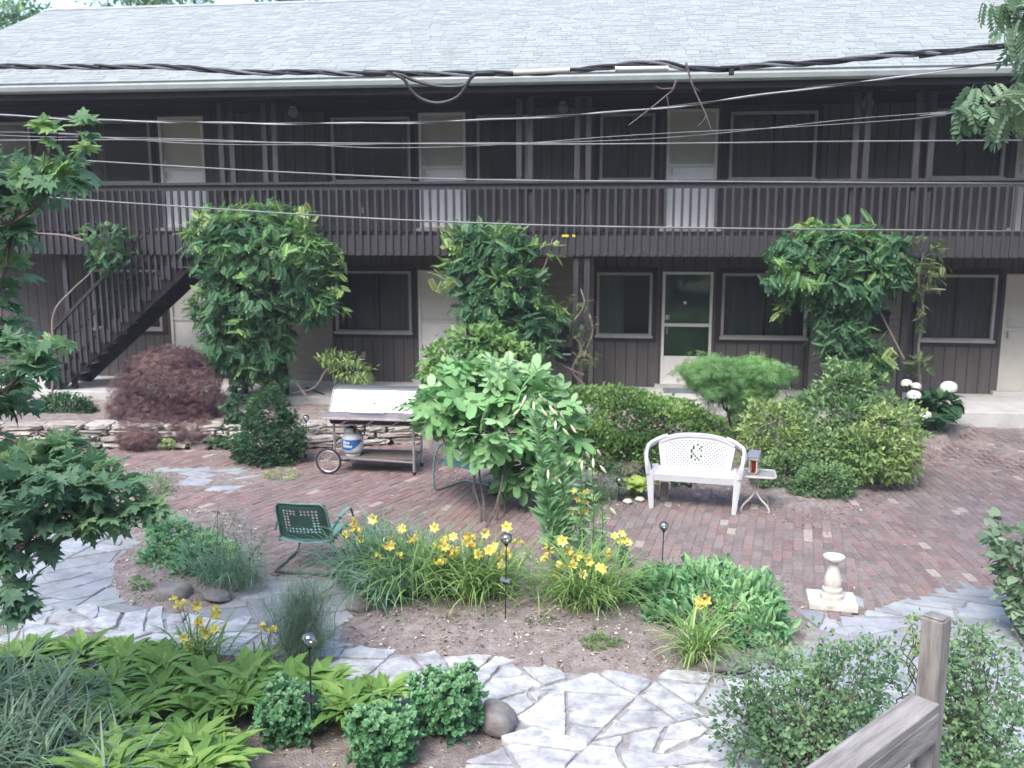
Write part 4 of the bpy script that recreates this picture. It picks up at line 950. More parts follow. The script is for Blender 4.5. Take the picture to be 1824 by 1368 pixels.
# --- overhead cables
CY = 8.6
def cpath(px, Y=CY, ext=9): P = [W(x, y, Y) for x, y in px]; d0 = (P[0]-P[1]).normalized(); d1 = (P[-1]-P[-2]).normalized(); P = [P[0]+d0*ext]+P+[P[-1]+d1*ext]; return catmull(P, 7)
def strands(t, P, n, rad, r, pitch, mats, name='strand'):
    Q = []; L_ = 0
    for i in range(len(P)-1):
        d = (P[i+1]-P[i]).length; m = max(1, int(d/.07))
        for k in range(m): Q.append((P[i].lerp(P[i+1], k/m), L_+d*k/m))
        L_ += d
    for s in range(n):
        mb = MB(); mb.tube([p+Vector((0, math.cos(l/pitch*6.283+s*6.283/n)*rad, math.sin(l/pitch*6.283+s*6.283/n)*rad)) for p, l in Q], r, 6); mb.build(name, M[mats[s % len(mats)]], t, True)
def cable(label, px, n, rad, r, pitch, mats, Y=CY, group='overhead cables', ext=9):
    t = thing('overhead_cable', W(*px[0], Y), label, 'cable', group); strands(t, cpath(px, Y, ext), n, rad, r, pitch, mats); return t
cable('thick twisted black cable bundle, highest at the left, hanging before the roof edge', [(0, 118), (180, 119), (300, 119), (440, 129), (560, 128), (640, 132), (700, 130), (770, 131), (850, 131), (950, 130), (1015, 126), (1085, 119), (1130, 113), (1180, 113), (1225, 121), (1290, 123), (1360, 115), (1440, 113), (1530, 104), (1600, 97), (1700, 91), (1824, 77)], 3, .017, .012, .95, ['cable', 'cable_grey', 'cable'])
t = thing('cable_loop', W(782, 160, CY), 'drooping double loop of black cable hanging from the thick bundle before the gutter', 'cable loop')
for P in ([(700, 131), (716, 134), (740, 144), (782, 154), (824, 153), (838, 140), (848, 131)], [(705, 133), (720, 142), (730, 158), (747, 174), (772, 183), (796, 181), (817, 171), (831, 152), (842, 134), (852, 131)]):
    mb = MB(); mb.tube(catmull([W(x, y, CY-.03) for x, y in P], 6), .015, 8); mb.build('strand', M['cable'], t, True)
for (a_, b_, lab) in (((915, 129), (1015, 125), 'pale grey splice sleeve on the thick cable, the left one'), ((1096, 123), (1190, 122), 'pale grey splice sleeve on the thick cable, right of the first')):
    t = thing('splice_sleeve', W(*a_, CY-.03), lab, 'cable sleeve', 'pale splice sleeves'); mb = MB(); A_, B_ = W(*a_, CY-.045), W(*b_, CY-.045); mb.tube([A_, A_.lerp(B_, .03), A_.lerp(B_, .97), B_], [.010, .023, .023, .010], 10); mb.build('tube', M['sleeve'], t, True)
    mb = MB(); mb.tube([A_.lerp(B_, .0), A_.lerp(B_, .025)], .027, 10); mb.build('clamp', M['steel'], t); mb = MB(); mb.tube([A_.lerp(B_, .975), A_.lerp(B_, 1)], .027, 10); mb.build('clamp', M['steel'], t)
for (a_, b_, lab) in (((645, 129), (690, 131), 'black splice box on the thick cable left of the drooping loop'), ((842, 131), (882, 131), 'black splice box on the thick cable right of the drooping loop')):
    mb = MB(); A_, B_ = W(*a_, CY-.02), W(*b_, CY-.02); mb.tube([A_, A_.lerp(B_, .1), A_.lerp(B_, .9), B_], [.014, .026, .026, .014], 8); tag(mb.build('splice_box', M['cable'], None, True), lab, 'cable box', 'black splice boxes')
mb = MB(); A_ = W(1303, 126, CY-.02); mb.box(A_, (.045, .04, .075)); mb.box(A_+Vector((-.02, 0, .03)), (.16, .04, .025)); tag(mb.build('cable_clamp', M['cable'], bevel=.006), 'small black clamp hanging from the thick cable at the right', 'clamp')
cable('pale twisted drop wire sagging low at the left and rising to the right', [(0, 205), (150, 213), (300, 217), (450, 220), (600, 220), (750, 218), (900, 212), (1050, 203), (1200, 190), (1350, 170), (1500, 150), (1600, 138), (1824, 104)], 2, .006, .0075, 1.25, ['cable_light', 'cable'], CY+.3)
cable('thin paired dark wire looping between small ties, crossing the upper windows', [(0, 238), (110, 241), (232, 247), (350, 252), (490, 256), (640, 260), (750, 259), (850, 257), (960, 254), (1050, 249), (1192, 241), (1350, 230), (1515, 216), (1680, 203), (1824, 186)], 2, .020, .0045, 4.2, ['cable_grey'], CY+.15)
cable('thin grey wire running level across the upper windows at the right', [(0, 250), (232, 249), (490, 254), (750, 256), (1000, 257), (1240, 255), (1500, 252), (1824, 250)], 1, 0, .007, 1, ['cable_grey'], CY-.2)
cable('smooth grey wire crossing just above the balcony handrail', [(0, 279), (130, 285), (400, 301), (640, 313), (800, 319), (1000, 322), (1200, 323), (1500, 325), (1824, 327)], 1, 0, .0075, 1, ['cable_grey'], CY-.4)
cable('lowest grey wire crossing in front of the balcony balusters', [(0, 344), (120, 354), (400, 373), (640, 388), (900, 399), (1100, 404), (1400, 408), (1824, 412)], 1, 0, .0085, 1, ['cable_grey'], CY-.6)
for P, lab in (([[(1222, 112), (1233, 150), (1246, 180), (1258, 205), (1268, 236)], [(1258, 205), (1252, 216), (1243, 224)], [(1233, 150), (1240, 158), (1247, 163)]], 'bare dead twig hanging from the cables, the longer right one'), ([[(1205, 143), (1198, 160), (1187, 170), (1160, 192), (1120, 223)], [(1187, 170), (1191, 188), (1189, 207)], [(1198, 157), (1180, 158), (1168, 153)]], 'bare forked dead twig hanging left of the longer one')):
    t = thing('dead_twig', W(*P[0][0], CY-.05), lab, 'twig', 'dead twigs caught on the cables')
    for i, q in enumerate(P): mb = MB(); pts = catmull([W(x, y, CY-.06+.02*k) for k, (x, y) in enumerate(q)], 5); m = len(pts); mb.tube(pts, [(.011 if i == 0 else .006)*(1-.65*k/m) for k in range(m)], 6); mb.build('branch' if i else 'main_stem', M['twig'], t, True)
L['leafy'] = leafmat('bright_shrub_leaf', (.05, .12, .045), (.12, .24, .085), (.25, .38, .13))
M['budmat'] = mat('bud_skin', (.48, .50, .28), .5, col2=(.66, .62, .46), nscale=25)
# ================================================================ PLANTS
# wisteria on the balcony posts
def vine(base_px, zb, Y, blobs, n, label, stems, size=.27, lm='wist', extra=None):
    b = G(*base_px, zb); t = thing('wisteria_vine', b, label, 'vine', 'wisteria vines climbing the balcony posts')
    for P in stems:
        mb = MB(); pts = catmull([W(x, y, yy) for x, y, yy in P], 6); m = len(pts); mb.tube(pts, [.022*(1-.6*k/m) for k in range(m)], 7); mb.build('stem', M['vinebark'], t, True)
    blobs = list(blobs)+[(q[0]+q[2]*math.cos(s_)*1.02, q[1]+q[3]*math.sin(s_)*1.0, q[2]*.26, q[3]*.3, q[4]-.1) for q in blobs if q[2] > 40 for s_ in (random.uniform(0, 6.28), random.uniform(0, 6.28))]
    crown('foliage', [B(*q) for q in blobs], n, T_PINN, size*.76, L[lm], t, out=.8, droop=.15, up=1.2, rnd=1.1, inner=.45, lump=.26, topl=.3)
    if extra: crown('young_foliage', [B(*q) for q in extra[0]], extra[1], T_PINN, size*.8, L['yel'], t, out=.9, droop=.2, up=.8, rnd=1.0, lump=.3)
    return t
vine((520, 705), .45, 15.0, [(450, 405, 105, 36, 15.1), (475, 450, 120, 50, 15.05), (440, 520, 92, 60, 15.0), (530, 500, 62, 60, 15.1), (425, 590, 70, 52, 15.0), (480, 610, 48, 50, 15.1), (440, 650, 45, 32, 15.1), (492, 672, 22, 30, 15.2), (385, 560, 42, 46, 15.0), (390, 625, 34, 40, 15.0), (372, 420, 44, 34, 15.1), (560, 540, 40, 30, 15.0), (575, 455, 32, 16, 15.1)], 4300,
     'largest wisteria vine, a tall green mass on the left posts behind the purple maple', [[(545, 705, 15.2), (515, 660, 15.2), (505, 600, 15.1), (470, 520, 15.1), (470, 430, 15.1)], [(430, 700, 15.3), (440, 640, 15.2), (430, 560, 15.2)], [(620, 640, 15.3), (585, 655, 15.2), (560, 690, 15.2), (520, 700, 15.2)]], extra=([(380, 400, 40, 25, 14.9), (480, 470, 60, 15, 14.75), (520, 385, 50, 14, 14.9), (610, 520, 10, 40, 15.0), (600, 470, 30, 8, 15.0)], 110))
vine((940, 690), .45, 15.0, [(880, 440, 62, 34, 15.1), (850, 480, 58, 42, 15.1), (905, 510, 62, 45, 15.0), (870, 540, 60, 40, 15.0), (945, 570, 45, 42, 15.0), (900, 590, 55, 30, 15.0), (825, 425, 25, 25, 15.1), (955, 610, 34, 22, 15.0), (985, 560, 28, 14, 15.0)], 2100,
     'middle wisteria vine, rising above the fig tree to the balcony floor edge', [[(945, 690, 15.3), (940, 600, 15.2), (905, 520, 15.2), (880, 440, 15.2)], [(945, 550, 15.2), (960, 500, 15.1), (975, 460, 15.1), (984, 425, 15.1)], [(830, 460, 15.1), (812, 430, 15.1), (800, 408, 15.1)]], extra=([(985, 440, 16, 18, 15.0), (800, 500, 28, 14, 15.0), (805, 425, 22, 18, 15.0)], 38))
vine((1560, 715), .45, 15.0, [(1430, 445, 52, 34, 15.0), (1490, 425, 55, 26, 15.1), (1545, 450, 55, 42, 15.1), (1440, 490, 75, 36, 14.95), (1525, 505, 65, 42, 15.0), (1400, 500, 36, 22, 14.95), (1490, 545, 45, 26, 15.1), (1500, 590, 48, 32, 15.0), (1520, 625, 42, 28, 15.0), (1545, 655, 34, 26, 15.0), (1590, 470, 26, 26, 15.1)], 2500,
     'right wisteria vine, a flat topped mass left of the right pair of posts', [[(1560, 712, 15.3), (1550, 640, 15.2), (1535, 560, 15.2), (1520, 480, 15.2)], [(1610, 640, 15.3), (1580, 580, 15.2), (1560, 540, 15.2)]], extra=([(1440, 405, 14, 12, 15.0), (1385, 560, 16, 14, 14.9), (1398, 530, 8, 24, 14.9), (1560, 645, 30, 24, 14.85), (1530, 408, 24, 10, 15.0)], 60))
vine((1640, 700), .45, 15.0, [(1640, 455, 42, 26, 15.1), (1655, 490, 34, 26, 15.1), (1630, 510, 14, 24, 15.1), (1645, 650, 26, 22, 15.1), (1640, 560, 8, 30, 15.1)], 190,
     'thin straggly vine with yellowing leaves on the rightmost pair of posts', [[(1640, 700, 15.3), (1636, 620, 15.25), (1645, 560, 15.2), (1636, 500, 15.2), (1645, 450, 15.2)], [(1640, 520, 15.1), (1660, 515, 15.0), (1684, 516, 14.9)]], .20, 'wist2')
vine((1035, 690), .45, 15.0, [(1030, 540, 28, 16, 15.1), (1035, 575, 26, 22, 15.1), (1030, 605, 22, 14, 15.1), (1040, 640, 26, 14, 15.1), (1000, 560, 16, 10, 15.1)], 110,
     'thin bare stemmed vine with small olive leaves on the middle pair of posts', [[(1045, 690, 15.3), (1020, 660, 15.2), (1035, 620, 15.15), (1016, 585, 15.15), (1040, 545, 15.15), (1035, 515, 15.2)], [(1055, 640, 15.2), (1030, 620, 15.15)], [(1018, 575, 15.1), (985, 562, 15.1)], [(1050, 560, 15.2), (1056, 590, 15.2), (1045, 620, 15.2)], [(1040, 668, 15.2), (1000, 650, 15.2), (965, 630, 15.3)]], .14, 'wist2')
vine((95, 705), .45, 15.0, [(185, 420, 38, 26, 15.1), (200, 450, 34, 18, 15.1), (172, 460, 18, 14, 15.1), (195, 480, 20, 10, 15.1)], 190,
     'small bushy vine on the balcony edge above the staircase handrail', [[(92, 712, 15.2), (96, 640, 15.2), (95, 560, 15.3), (130, 515, 15.35), (165, 480, 15.3), (180, 430, 15.2)], [(180, 440, 15.2), (120, 420, 15.2), (60, 415, 15.2)]], .20)

# shrubs
def ground_px(px, py, Y):  # foot of a plant standing at depth Y
    w = W(px, py, Y); return (w.x, Y, float(gz(w.x, Y)))
shrub('purple_maple', ground_px(300, 760, 14.3), [B(295, 690, 88, 62, 14.3, .75), B(250, 715, 60, 55, 14.1), B(350, 705, 55, 60, 14.2), B(290, 750, 100, 42, 13.9), B(255, 770, 58, 26, 13.35), B(340, 768, 50, 24, 13.4), B(270, 650, 50, 24, 14.3), B(245, 785, 42, 16, 13.05), B(310, 640, 60, 24, 14.4)], 9000, T_DISS, .105, L['purple'],
      'purple brown laceleaf maple shrub, a broad weeping dome before the staircase', 'shrub', trunk=.035, nst=8, droop=1.0, out=.8, up=.7, inner=.55, lump=.10, rnd=.7, topl=.25)
shrub('green_maple', ground_px(1318, 745, 13.9), [B(1310, 655, 78, 20, 13.9, .55), B(1270, 665, 62, 18, 13.8), B(1350, 664, 58, 18, 13.9), B(1335, 690, 42, 26, 13.8), B(1300, 690, 44, 20, 13.9), B(1325, 715, 30, 28, 13.8), B(1228, 660, 22, 12, 13.8), B(1395, 672, 18, 9, 13.8), B(1270, 690, 36, 16, 13.7), B(1355, 690, 36, 18, 13.7), B(1325, 740, 22, 20, 13.7), B(1300, 690, 64, 30, 13.8), B(1240, 675, 26, 16, 13.8)], 3300, T_DISS, .125, L['gmaple'],
      'small green laceleaf maple with an umbrella crown on a thin trunk, before the glass door', 'shrub', trunk=.03, nst=6, droop=.6, up=.6, inner=.2, lump=.45, rnd=1.1, topl=.25)
shrub('boxwood_hedge', ground_px(1120, 800, 13.0), [B(1050, 745, 62, 56, 13.4, .6), B(1110, 755, 72, 60, 13.2, .6), B(1170, 765, 68, 58, 13.1, .6), B(1220, 770, 52, 46, 13.3, .5), B(1260, 775, 42, 36, 13.4), B(1060, 800, 60, 52, 12.7), B(1120, 815, 70, 46, 12.6), B(1190, 815, 70, 40, 12.7), B(1250, 800, 50, 30, 12.9), B(1010, 790, 40, 50, 12.9), B(1030, 705, 40, 18, 13.6), B(1100, 708, 60, 20, 13.6), B(1190, 728, 60, 20, 13.4)], 19000, T_ROUND, .055, L['box'],
      'wide clipped boxwood hedge, a rounded dark green block left of the green laceleaf maple', 'hedge', trunk=.025, nst=10, droop=-.1, up=.6, inner=.72, lump=.05, topl=.38)
shrub('evergreen_shrub', ground_px(472, 805, 12.75), [B(478, 740, 42, 48, 12.75), B(470, 790, 60, 40, 12.6), B(505, 770, 36, 40, 12.7), B(445, 800, 32, 26, 12.5), B(485, 812, 44, 20, 12.5), B(530, 790, 20, 22, 12.6)], 4200, T_PALM, .065, L['dark'],
      'dense blue green evergreen bush on the bricks left of the grill', 'shrub', trunk=.02, nst=6, out=1, droop=.0, inner=.6, lump=.2, topl=.3)
shrub('broadleaf_shrub', ground_px(420, 760, 13.7), [B(430, 728, 34, 28, 13.7), B(410, 770, 30, 22, 13.5), B(395, 785, 20, 14, 13.3), B(445, 745, 30, 22, 13.6)], 620, T_HEART, .085, L['dark'],
      'dark leafy plant over the stone wall between the purple maple and the evergreen bush', 'shrub', droop=.3, up=1, inner=.6, lump=.2)
shrub('low_shrub', ground_px(112, 735, 14.4), [B(112, 722, 50, 22, 14.4), B(85, 728, 30, 16, 14.3), B(140, 728, 28, 16, 14.3)], 900, T_LANCE, .13, L['dark'],
      'low dark green shrub between the foot of the stairs and the purple maple', 'shrub', droop=.2, up=1, inner=.55, lump=.15)
shrub('low_shrub', ground_px(70, 775, 13.2), [B(70, 775, 52, 15, 13.15), B(120, 770, 34, 12, 13.15), B(150, 782, 26, 10, 13.1)], 420, T_SIMPLE, .08, L['dark'],
      'dark creeping plant hanging over the far left stone wall', 'plant', droop=.5, up=1, inner=.5, lump=.25)
shrub('yellow_green_shrub', ground_px(620, 680, 15.1), [B(605, 640, 36, 13, 15.05), B(625, 660, 40, 20, 15.0), B(645, 676, 24, 10, 15.0), B(585, 640, 24, 9, 15.0)], 620, T_NARROW, .13, L['yel'],
      'small bright yellow green bush on the walkway edge behind the grill lid', 'shrub', droop=.2, up=.8, inner=.4, lump=.3, trunk=.01)
shrub('leafy_shrub', ground_px(850, 690, 14.2), [B(800, 640, 52, 34, 14.2), B(850, 610, 60, 36, 14.3), B(905, 640, 58, 44, 14.3), B(830, 670, 75, 34, 14.0), B(880, 600, 30, 22, 14.3), B(775, 670, 34, 24, 14.1)], 2600, T_SIMPLE, .135, L['leafy'],
      'mid green leafy shrub behind the fig tree, before the white ground floor door', 'shrub', droop=.1, up=.7, inner=.55, lump=.2, topl=.25, trunk=.02)
shrub('large_shrub', ground_px(1490, 800, 13.0), [B(1500, 700, 50, 38, 13.4), B(1480, 745, 85, 48, 13.2), B(1540, 760, 66, 52, 13.0), B(1440, 735, 36, 30, 13.2), B(1495, 665, 22, 20, 13.6), B(1490, 800, 85, 40, 12.6), B(1450, 820, 50, 30, 12.4), B(1480, 650, 12, 14, 13.6), B(1580, 730, 34, 30, 13.1), B(1520, 690, 40, 34, 13.4), B(1450, 770, 50, 34, 12.9)], 9000, T_SIMPLE, .082, L['mid'],
      'tall loose mid green shrub, the highest of the group right of the white bench', 'shrub', droop=0, up=.7, inner=.5, lump=.25, topl=.25, trunk=.02, nst=9)
shrub('golden_shrub', ground_px(1370, 800, 12.7), [B(1375, 765, 62, 46, 12.6), B(1345, 790, 36, 40, 12.5), B(1400, 795, 44, 38, 12.4), B(1360, 735, 36, 22, 12.7), B(1390, 735, 26, 20, 12.7)], 3000, T_SIMPLE, .07, L['yel'],
      'golden yellow leaved shrub directly behind the small lantern', 'shrub', droop=0, up=.7, inner=.5, lump=.25, topl=.2, trunk=.012)
shrub('golden_shrub', ground_px(1580, 810, 12.7), [B(1590, 765, 56, 46, 12.6), B(1550, 805, 66, 40, 12.35), B(1610, 800, 38, 36, 12.4), B(1540, 830, 50, 26, 12.2), B(1590, 835, 40, 22, 12.2)], 3600, T_SIMPLE, .078, L['yel'],
      'yellow green spreading shrub left of the short stone wall', 'shrub', droop=.1, up=.8, inner=.5, lump=.25, topl=.1, trunk=.012)
shrub('low_box_shrub', ground_px(1400, 860, 12.1), [B(1395, 838, 50, 36, 12.1), B(1365, 845, 30, 28, 12.0), B(1425, 825, 34, 30, 12.2)], 2600, T_ROUND, .04, L['mid'],
      'low rounded green shrub just right of the side table', 'shrub', droop=0, inner=.65, lump=.12, topl=.25, trunk=.01)
shrub('low_box_shrub', ground_px(1475, 885, 11.8), [B(1470, 858, 50, 32, 11.8), B(1440, 868, 32, 22, 11.7), B(1500, 865, 26, 20, 11.8)], 2300, T_ROUND, .042, L['mid'],
      'lowest green shrub at the patio edge, beneath the tall loose shrub', 'shrub', droop=0, inner=.65, lump=.15, topl=.2, trunk=.01)
# hydrangea
hy = shrub('hydrangea', ground_px(1672, 758, 14.9), [B(1680, 722, 34, 24, 14.9), B(1660, 740, 36, 20, 14.8), B(1635, 715, 22, 16, 14.8)], 150, T_HEART, .19, L['dark'],
      'hydrangea with dark heart shaped leaves and round white flower heads above the short stone wall', 'shrub', droop=.45, up=1.2, inner=.6, lump=.1, rnd=.5, trunk=.01)
for px, py, r in ((1690, 690, 15), (1628, 704, 13), (1632, 688, 9), (1615, 683, 10), (1648, 739, 11)):
    c_ = np.array(W(px, py, 14.62)); rr = r/FPX*14.7; n = 260; u = nrm(rng.normal(size=(n, 3))); u[:, 2] = np.abs(u[:, 2])*1.0-.35*(rng.random(n)); u = nrm(u)
    fleaf('flower_head', c_+u*rr*np.array([1, 1, .72])*.85, nrm(np.cross(u, rng.normal(size=(n, 3)))), u, rr*.42, T_ROUND, L['wflower'], hy, rng.beta(3, 1.6, n)*(1 if r > 10 else .6))
# fig tree
fg = thing('fig_tree', G(865, 930), 'young fig tree with big lobed pale green leaves and several thin trunks', 'tree')
figb = [B(860, 690, 82, 42, 10.9, .55), B(800, 722, 70, 40, 10.8, .5), B(925, 700, 66, 46, 10.9, .5), B(890, 765, 95, 50, 10.7, .6), B(980, 740, 56, 50, 10.8), B(830, 665, 36, 26, 11.0), B(1000, 790, 42, 40, 10.8), B(930, 830, 62, 42, 10.8), B(980, 835, 44, 34, 10.8), B(775, 745, 40, 20, 10.7), B(880, 650, 30, 18, 11.0)]
tops = [(845, 800), (850, 760), (905, 790), (870, 720), (960, 800), (940, 720)]; feet = [(855, 932), (866, 930), (880, 928), (900, 915), (918, 905), (862, 940)]
for (fxp, fyp), (tx_, ty_) in zip(feet, tops):
    a = G(fxp, fyp); mb = MB(); p = limb(mb, a-Vector((0, 0, .05)), W(tx_, ty_, 10.8), .015, .009, .03); 
    for b in random.sample(figb, 3): limb(mb, p[-1], Vector(b[:3]), .010, .004, .12)
    mb.build('trunk', M['bark'], fg, True)
crown('foliage', figb, 560, T_FIG, .29, L['fig'], fg, out=.75, droop=.25, up=1.5, rnd=.6, inner=.45, lump=.15, topl=.25)
# lilies (tall stems set with narrow leaves)
def lily(foot, top, label, nleaf, buds, leaflen=.15, star_=0, Yd=0):
    a = G(*foot, .06); Yt = a.y+Yd; b = W(*top, Yt); t = thing('tall_lily', a, label, 'flower', 'tall lilies in the daylily bed')
    pts = catmull([a, a.lerp(b, .5)+Vector((.02, 0, .02)), b], 10); m = len(pts); mb = MB(); mb.tube(pts, [.009*(1-.5*k/m) for k in range(m)], 6); mb.build('stem', M['stemgreen'], t, True)
    nleaf = int(nleaf*.95); q = rng.uniform(.06, .93, nleaf); P = np.array([pts[min(m-1, int(x*(m-1)))].lerp(pts[min(m-1, int(x*(m-1))+1)], x*(m-1)-int(x*(m-1))) for x in q])
    az = rng.uniform(0, 6.283, nleaf); D = np.c_[np.cos(az), np.sin(az), rng.uniform(.2, 1.3, nleaf)]
    fleaf('foliage', P, D, rng.normal(size=(nleaf, 3))+[0, -.9, .7], 1.55*leaflen*rng.uniform(.6, 1.15, nleaf)*(1-.5*q), T_NARROW, L['lily'], t)
    top_ = np.array(b)
    for k in range(buds):
        a_ = k*2.4; r_ = .05+.035*(k % 3); e = top_+np.array([math.cos(a_)*r_*1.6, math.sin(a_)*r_, -.06+.05*(k % 4)]); mb = MB(); mid = Vector(top_).lerp(Vector(e), .6)+Vector((0, 0, .04)); mb.tube([b-Vector((0, 0, .05)), mid, Vector(e)], .0035, 5); mb.build('stalk', M['stemgreen'], t)
        d = nrm(np.array([math.cos(a_)*.7, math.sin(a_)*.5, -.8])); mb = MB(); ev = Vector(e); dv_ = Vector(d); ll = .095 if star_ == 0 else .06
        mb.tube([ev+dv_*ll*x for x in (0, .15, .45, .8, 1)], [.004, .010, .0145, .011, .003], 8, t=(1, 1, 1)); o = mb.build('bud', M['budmat'], t, True)
    return t, b
lily((985, 1005), (950, 718), 'tallest lily, leaning left, densely leaved and topped by a cluster of long cream buds', 330, 9, .16)
lily((1010, 1000), (988, 752), 'tall lily right of the tallest, with long cream buds over its leafy stem', 260, 7, .15)
lily((1000, 1005), (975, 838), 'short lily with two or three cream buds, between the tall stems', 120, 3, .12)
lily((1028, 1008), (1034, 822), 'thin lily stem with a small bud cluster, left of the last cream budded one', 120, 4, .10)
lily((1054, 1010), (1054, 818), 'thin lily stem with sparse leaves whose bud is opening pinkish', 110, 4, .10)
lily((1068, 1010), (1072, 893), 'shortest thin lily stem with a single upright green bud', 80, 1, .09)
def flower(px, py, Y, r, parent, m='yflower', tilt=None, petals=6):
    c_ = np.array(W(px, py, Y)) if not isinstance(px, np.ndarray) else px; f = nrm(np.array([random.gauss(0, .35), -1, random.uniform(.1, 1.0)]) if tilt is None else tilt)
    a = nrm(np.cross(f, [0, 0, 1.])); b = np.cross(a, f); D = []; 
    for k in range(petals): q = k*2*math.pi/petals+.3; D.append(a*math.cos(q)+b*math.sin(q)+f*.0)
    D = np.array(D); Nn = np.tile(f, (petals, 1)); return fleaf('flower', np.tile(c_, (petals, 1)), D, Nn, r, T_PETAL, L[m], parent, rng.uniform(.2, .9, petals))
def daylily(px, py, h, spread, n, label, fl, wid=.018, lm='grass', stalks=0, z=.05, group='daylily clumps', cat='flower', name='daylily', buds=0, spent=0, gxy=None, Yf=None):
    a = G(px, py, z); t = thing(name, a, label, cat, group)
    base = np.array(a)+np.c_[rng.normal(0, spread*.35, n), rng.normal(0, spread*.3, n), np.zeros(n)-.02]
    az = rng.uniform(0, 6.283, n); el = rng.uniform(.75, 1.45, n); blades('foliage', base, az, el, h*rng.uniform(.7, 1.35, n), wid*rng.uniform(.7, 1.2, n), rng.uniform(1.1, 2.3, n), L[lm], t)
    for (qx, qy) in fl:
        Y = a.y+random.uniform(-.12, .12) if Yf is None else Yf; c_ = W(qx, qy, Y); mb = MB(); mb.tube(catmull([(a.x+random.gauss(0, .05), a.y+random.gauss(0, .04), z), (a.x*.5+c_.x*.5, a.y*.5+c_.y*.5, c_.z*.6), (c_.x, c_.y+.02, c_.z-.02)], 5), .0035, 5); mb.build('stalk', M['stemgreen'], t)
        flower(qx, qy, Y, .066*random.uniform(.85, 1.15), t, 'yflower')
    for k in range(stalks):
        ang = random.uniform(0, 6.28); r_ = spread*random.uniform(.3, 1.1); e = Vector((a.x+r_*math.cos(ang), a.y+r_*.6*math.sin(ang), z+min(h, .44)*random.uniform(.8, 1.2))); mb = MB(); mb.tube(catmull([(a.x+random.gauss(0, .04), a.y, z), (a.x*.5+e.x*.5, a.y*.5+e.y*.5, e.z*.62), e], 4), .003, 5); mb.build('stalk', M['stemgreen'], t)
        for q in range(random.choice((2, 3, 3))):
            p = np.array(e)+rng.normal(0, .018, 3); d = nrm(np.array([random.gauss(0, .7), random.gauss(0, .5), random.uniform(-.2, 1)])); nn = 4
            fleaf('spent_bloom', np.tile(p, (nn, 1)), d+rng.normal(0, .22, (nn, 3)), rng.normal(size=(nn, 3)), .062*random.uniform(.7, 1.1), T_PETAL, L[random.choice(('oflower', 'yflower', 'yflower'))], t)
    return t
Zf = lambda zx, zy: (600+zx/2.85, 888+zy/2.85)
daylily(752, 1058, .74, .40, 330, 'broad daylily clump, second from the left, arching over the bare soil, with open yellow blooms', [Zf(340, 155), Zf(500, 150), Zf(595, 200), Zf(550, 245), Zf(410, 340), Zf(285, 245)], stalks=9)
daylily(858, 1062, .68, .36, 300, 'daylily clump directly around the glass globe stake lamp, full of orange spent blooms', [Zf(750, 175), Zf(865, 148), Zf(720, 290), Zf(775, 268), Zf(840, 345), Zf(800, 250)], stalks=13)
daylily(1042, 1078, .70, .42, 370, 'yellow daylily clump below the tall lilies, left of the peony', [Zf(1148, 218), Zf(1173, 262), Zf(1113, 392), Zf(1243, 388), Zf(1333, 352), Zf(1278, 318), Zf(1365, 360)], stalks=7)
daylily(1042, 1085, .36, .2, 50, 'dry straw coloured leaves fanned at the foot of the daylily clump below the lilies', [], lm='bud', wid=.014, group='fans of dry leaves', name='dry_leaves', cat='leaves')
daylily(1245, 1168, .52, .24, 120, 'small daylily clump at the front of the peony, with two pale yellow blooms', [(1246, 1078), (1258, 1070), (1247, 1070)], stalks=0, Yf=7.3)
daylily(1240, 1172, .34, .14, 36, 'dry straw coloured leaves fanned in front of the peony', [], lm='bud', wid=.014, group='fans of dry leaves', name='dry_leaves', cat='leaves')
daylily(672, 1035, .80, .45, 360, 'tall bluish grassy clump at the left end of the daylily bed', [Zf(115, 210), Zf(190, 105)], lm='blue', wid=.015, stalks=8)
daylily(690, 1075, .52, .24, 170, 'lower bluish clump with short lance leaves at the front left of the daylily bed', [], lm='blue', wid=.022, stalks=0)
daylily(620, 1045, .55, .15, 60, 'sparse tuft of pale blades right of the lattice back chair', [], lm='blue', wid=.014)
daylily(350, 1180, .42, .26, 150, 'daylily clump with a few orange yellow blooms at the near edge of the white path', [(352, 1078), (330, 1137), (340, 1155), (385, 1122), (372, 1128)], z=.0, stalks=5)
daylily(470, 1185, .3, .12, 30, 'tiny daylily tuft with two small orange buds left of the fennel', [(442, 1170)], z=0, stalks=2)
# star lilies (bright yellow)
for foot, fl, lb in (((1035, 1000), [(1012, 882), (1024, 878), (1036, 886), (1046, 880), (1056, 890), (1040, 897), (1028, 893), (1030, 912), (1040, 914), (1018, 915)], 'bright yellow star lilies blooming in a cluster between the tall lily stems'), ((1108, 1015), [(1096, 958), (1106, 954), (1112, 966), (1102, 966), (1118, 970)], 'bright yellow star lily opening at the right edge of the bed by the peony')):
    a = G(*foot, .06); t = thing('star_lily', a, lb, 'flower', 'bright yellow star lilies')
    nl = 90; q = rng.uniform(.1, .9, nl); c_ = W(*fl[len(fl)//2], a.y+.0); A_, C_ = np.array(a), np.array(c_); P = A_+(C_-A_)*q[:, None]+rng.normal(0, .03, (nl, 3)); az = rng.uniform(0, 6.283, nl)
    fleaf('foliage', P, np.c_[np.cos(az), np.sin(az), rng.uniform(.1, .8, nl)], np.tile([0, 0, 1.], (nl, 1)), .10, T_NARROW, L['lily'], t)
    for f in fl:
        e = W(*f, a.y); mb = MB(); mb.tube([a, a.lerp(e, .5)+Vector((.01, 0, .03)), e], .004, 5); mb.build('stalk', M['stemgreen'], t); flower(*f, a.y, .065, t, 'yflower', np.array([random.gauss(0, .4), -.6, 1.]))
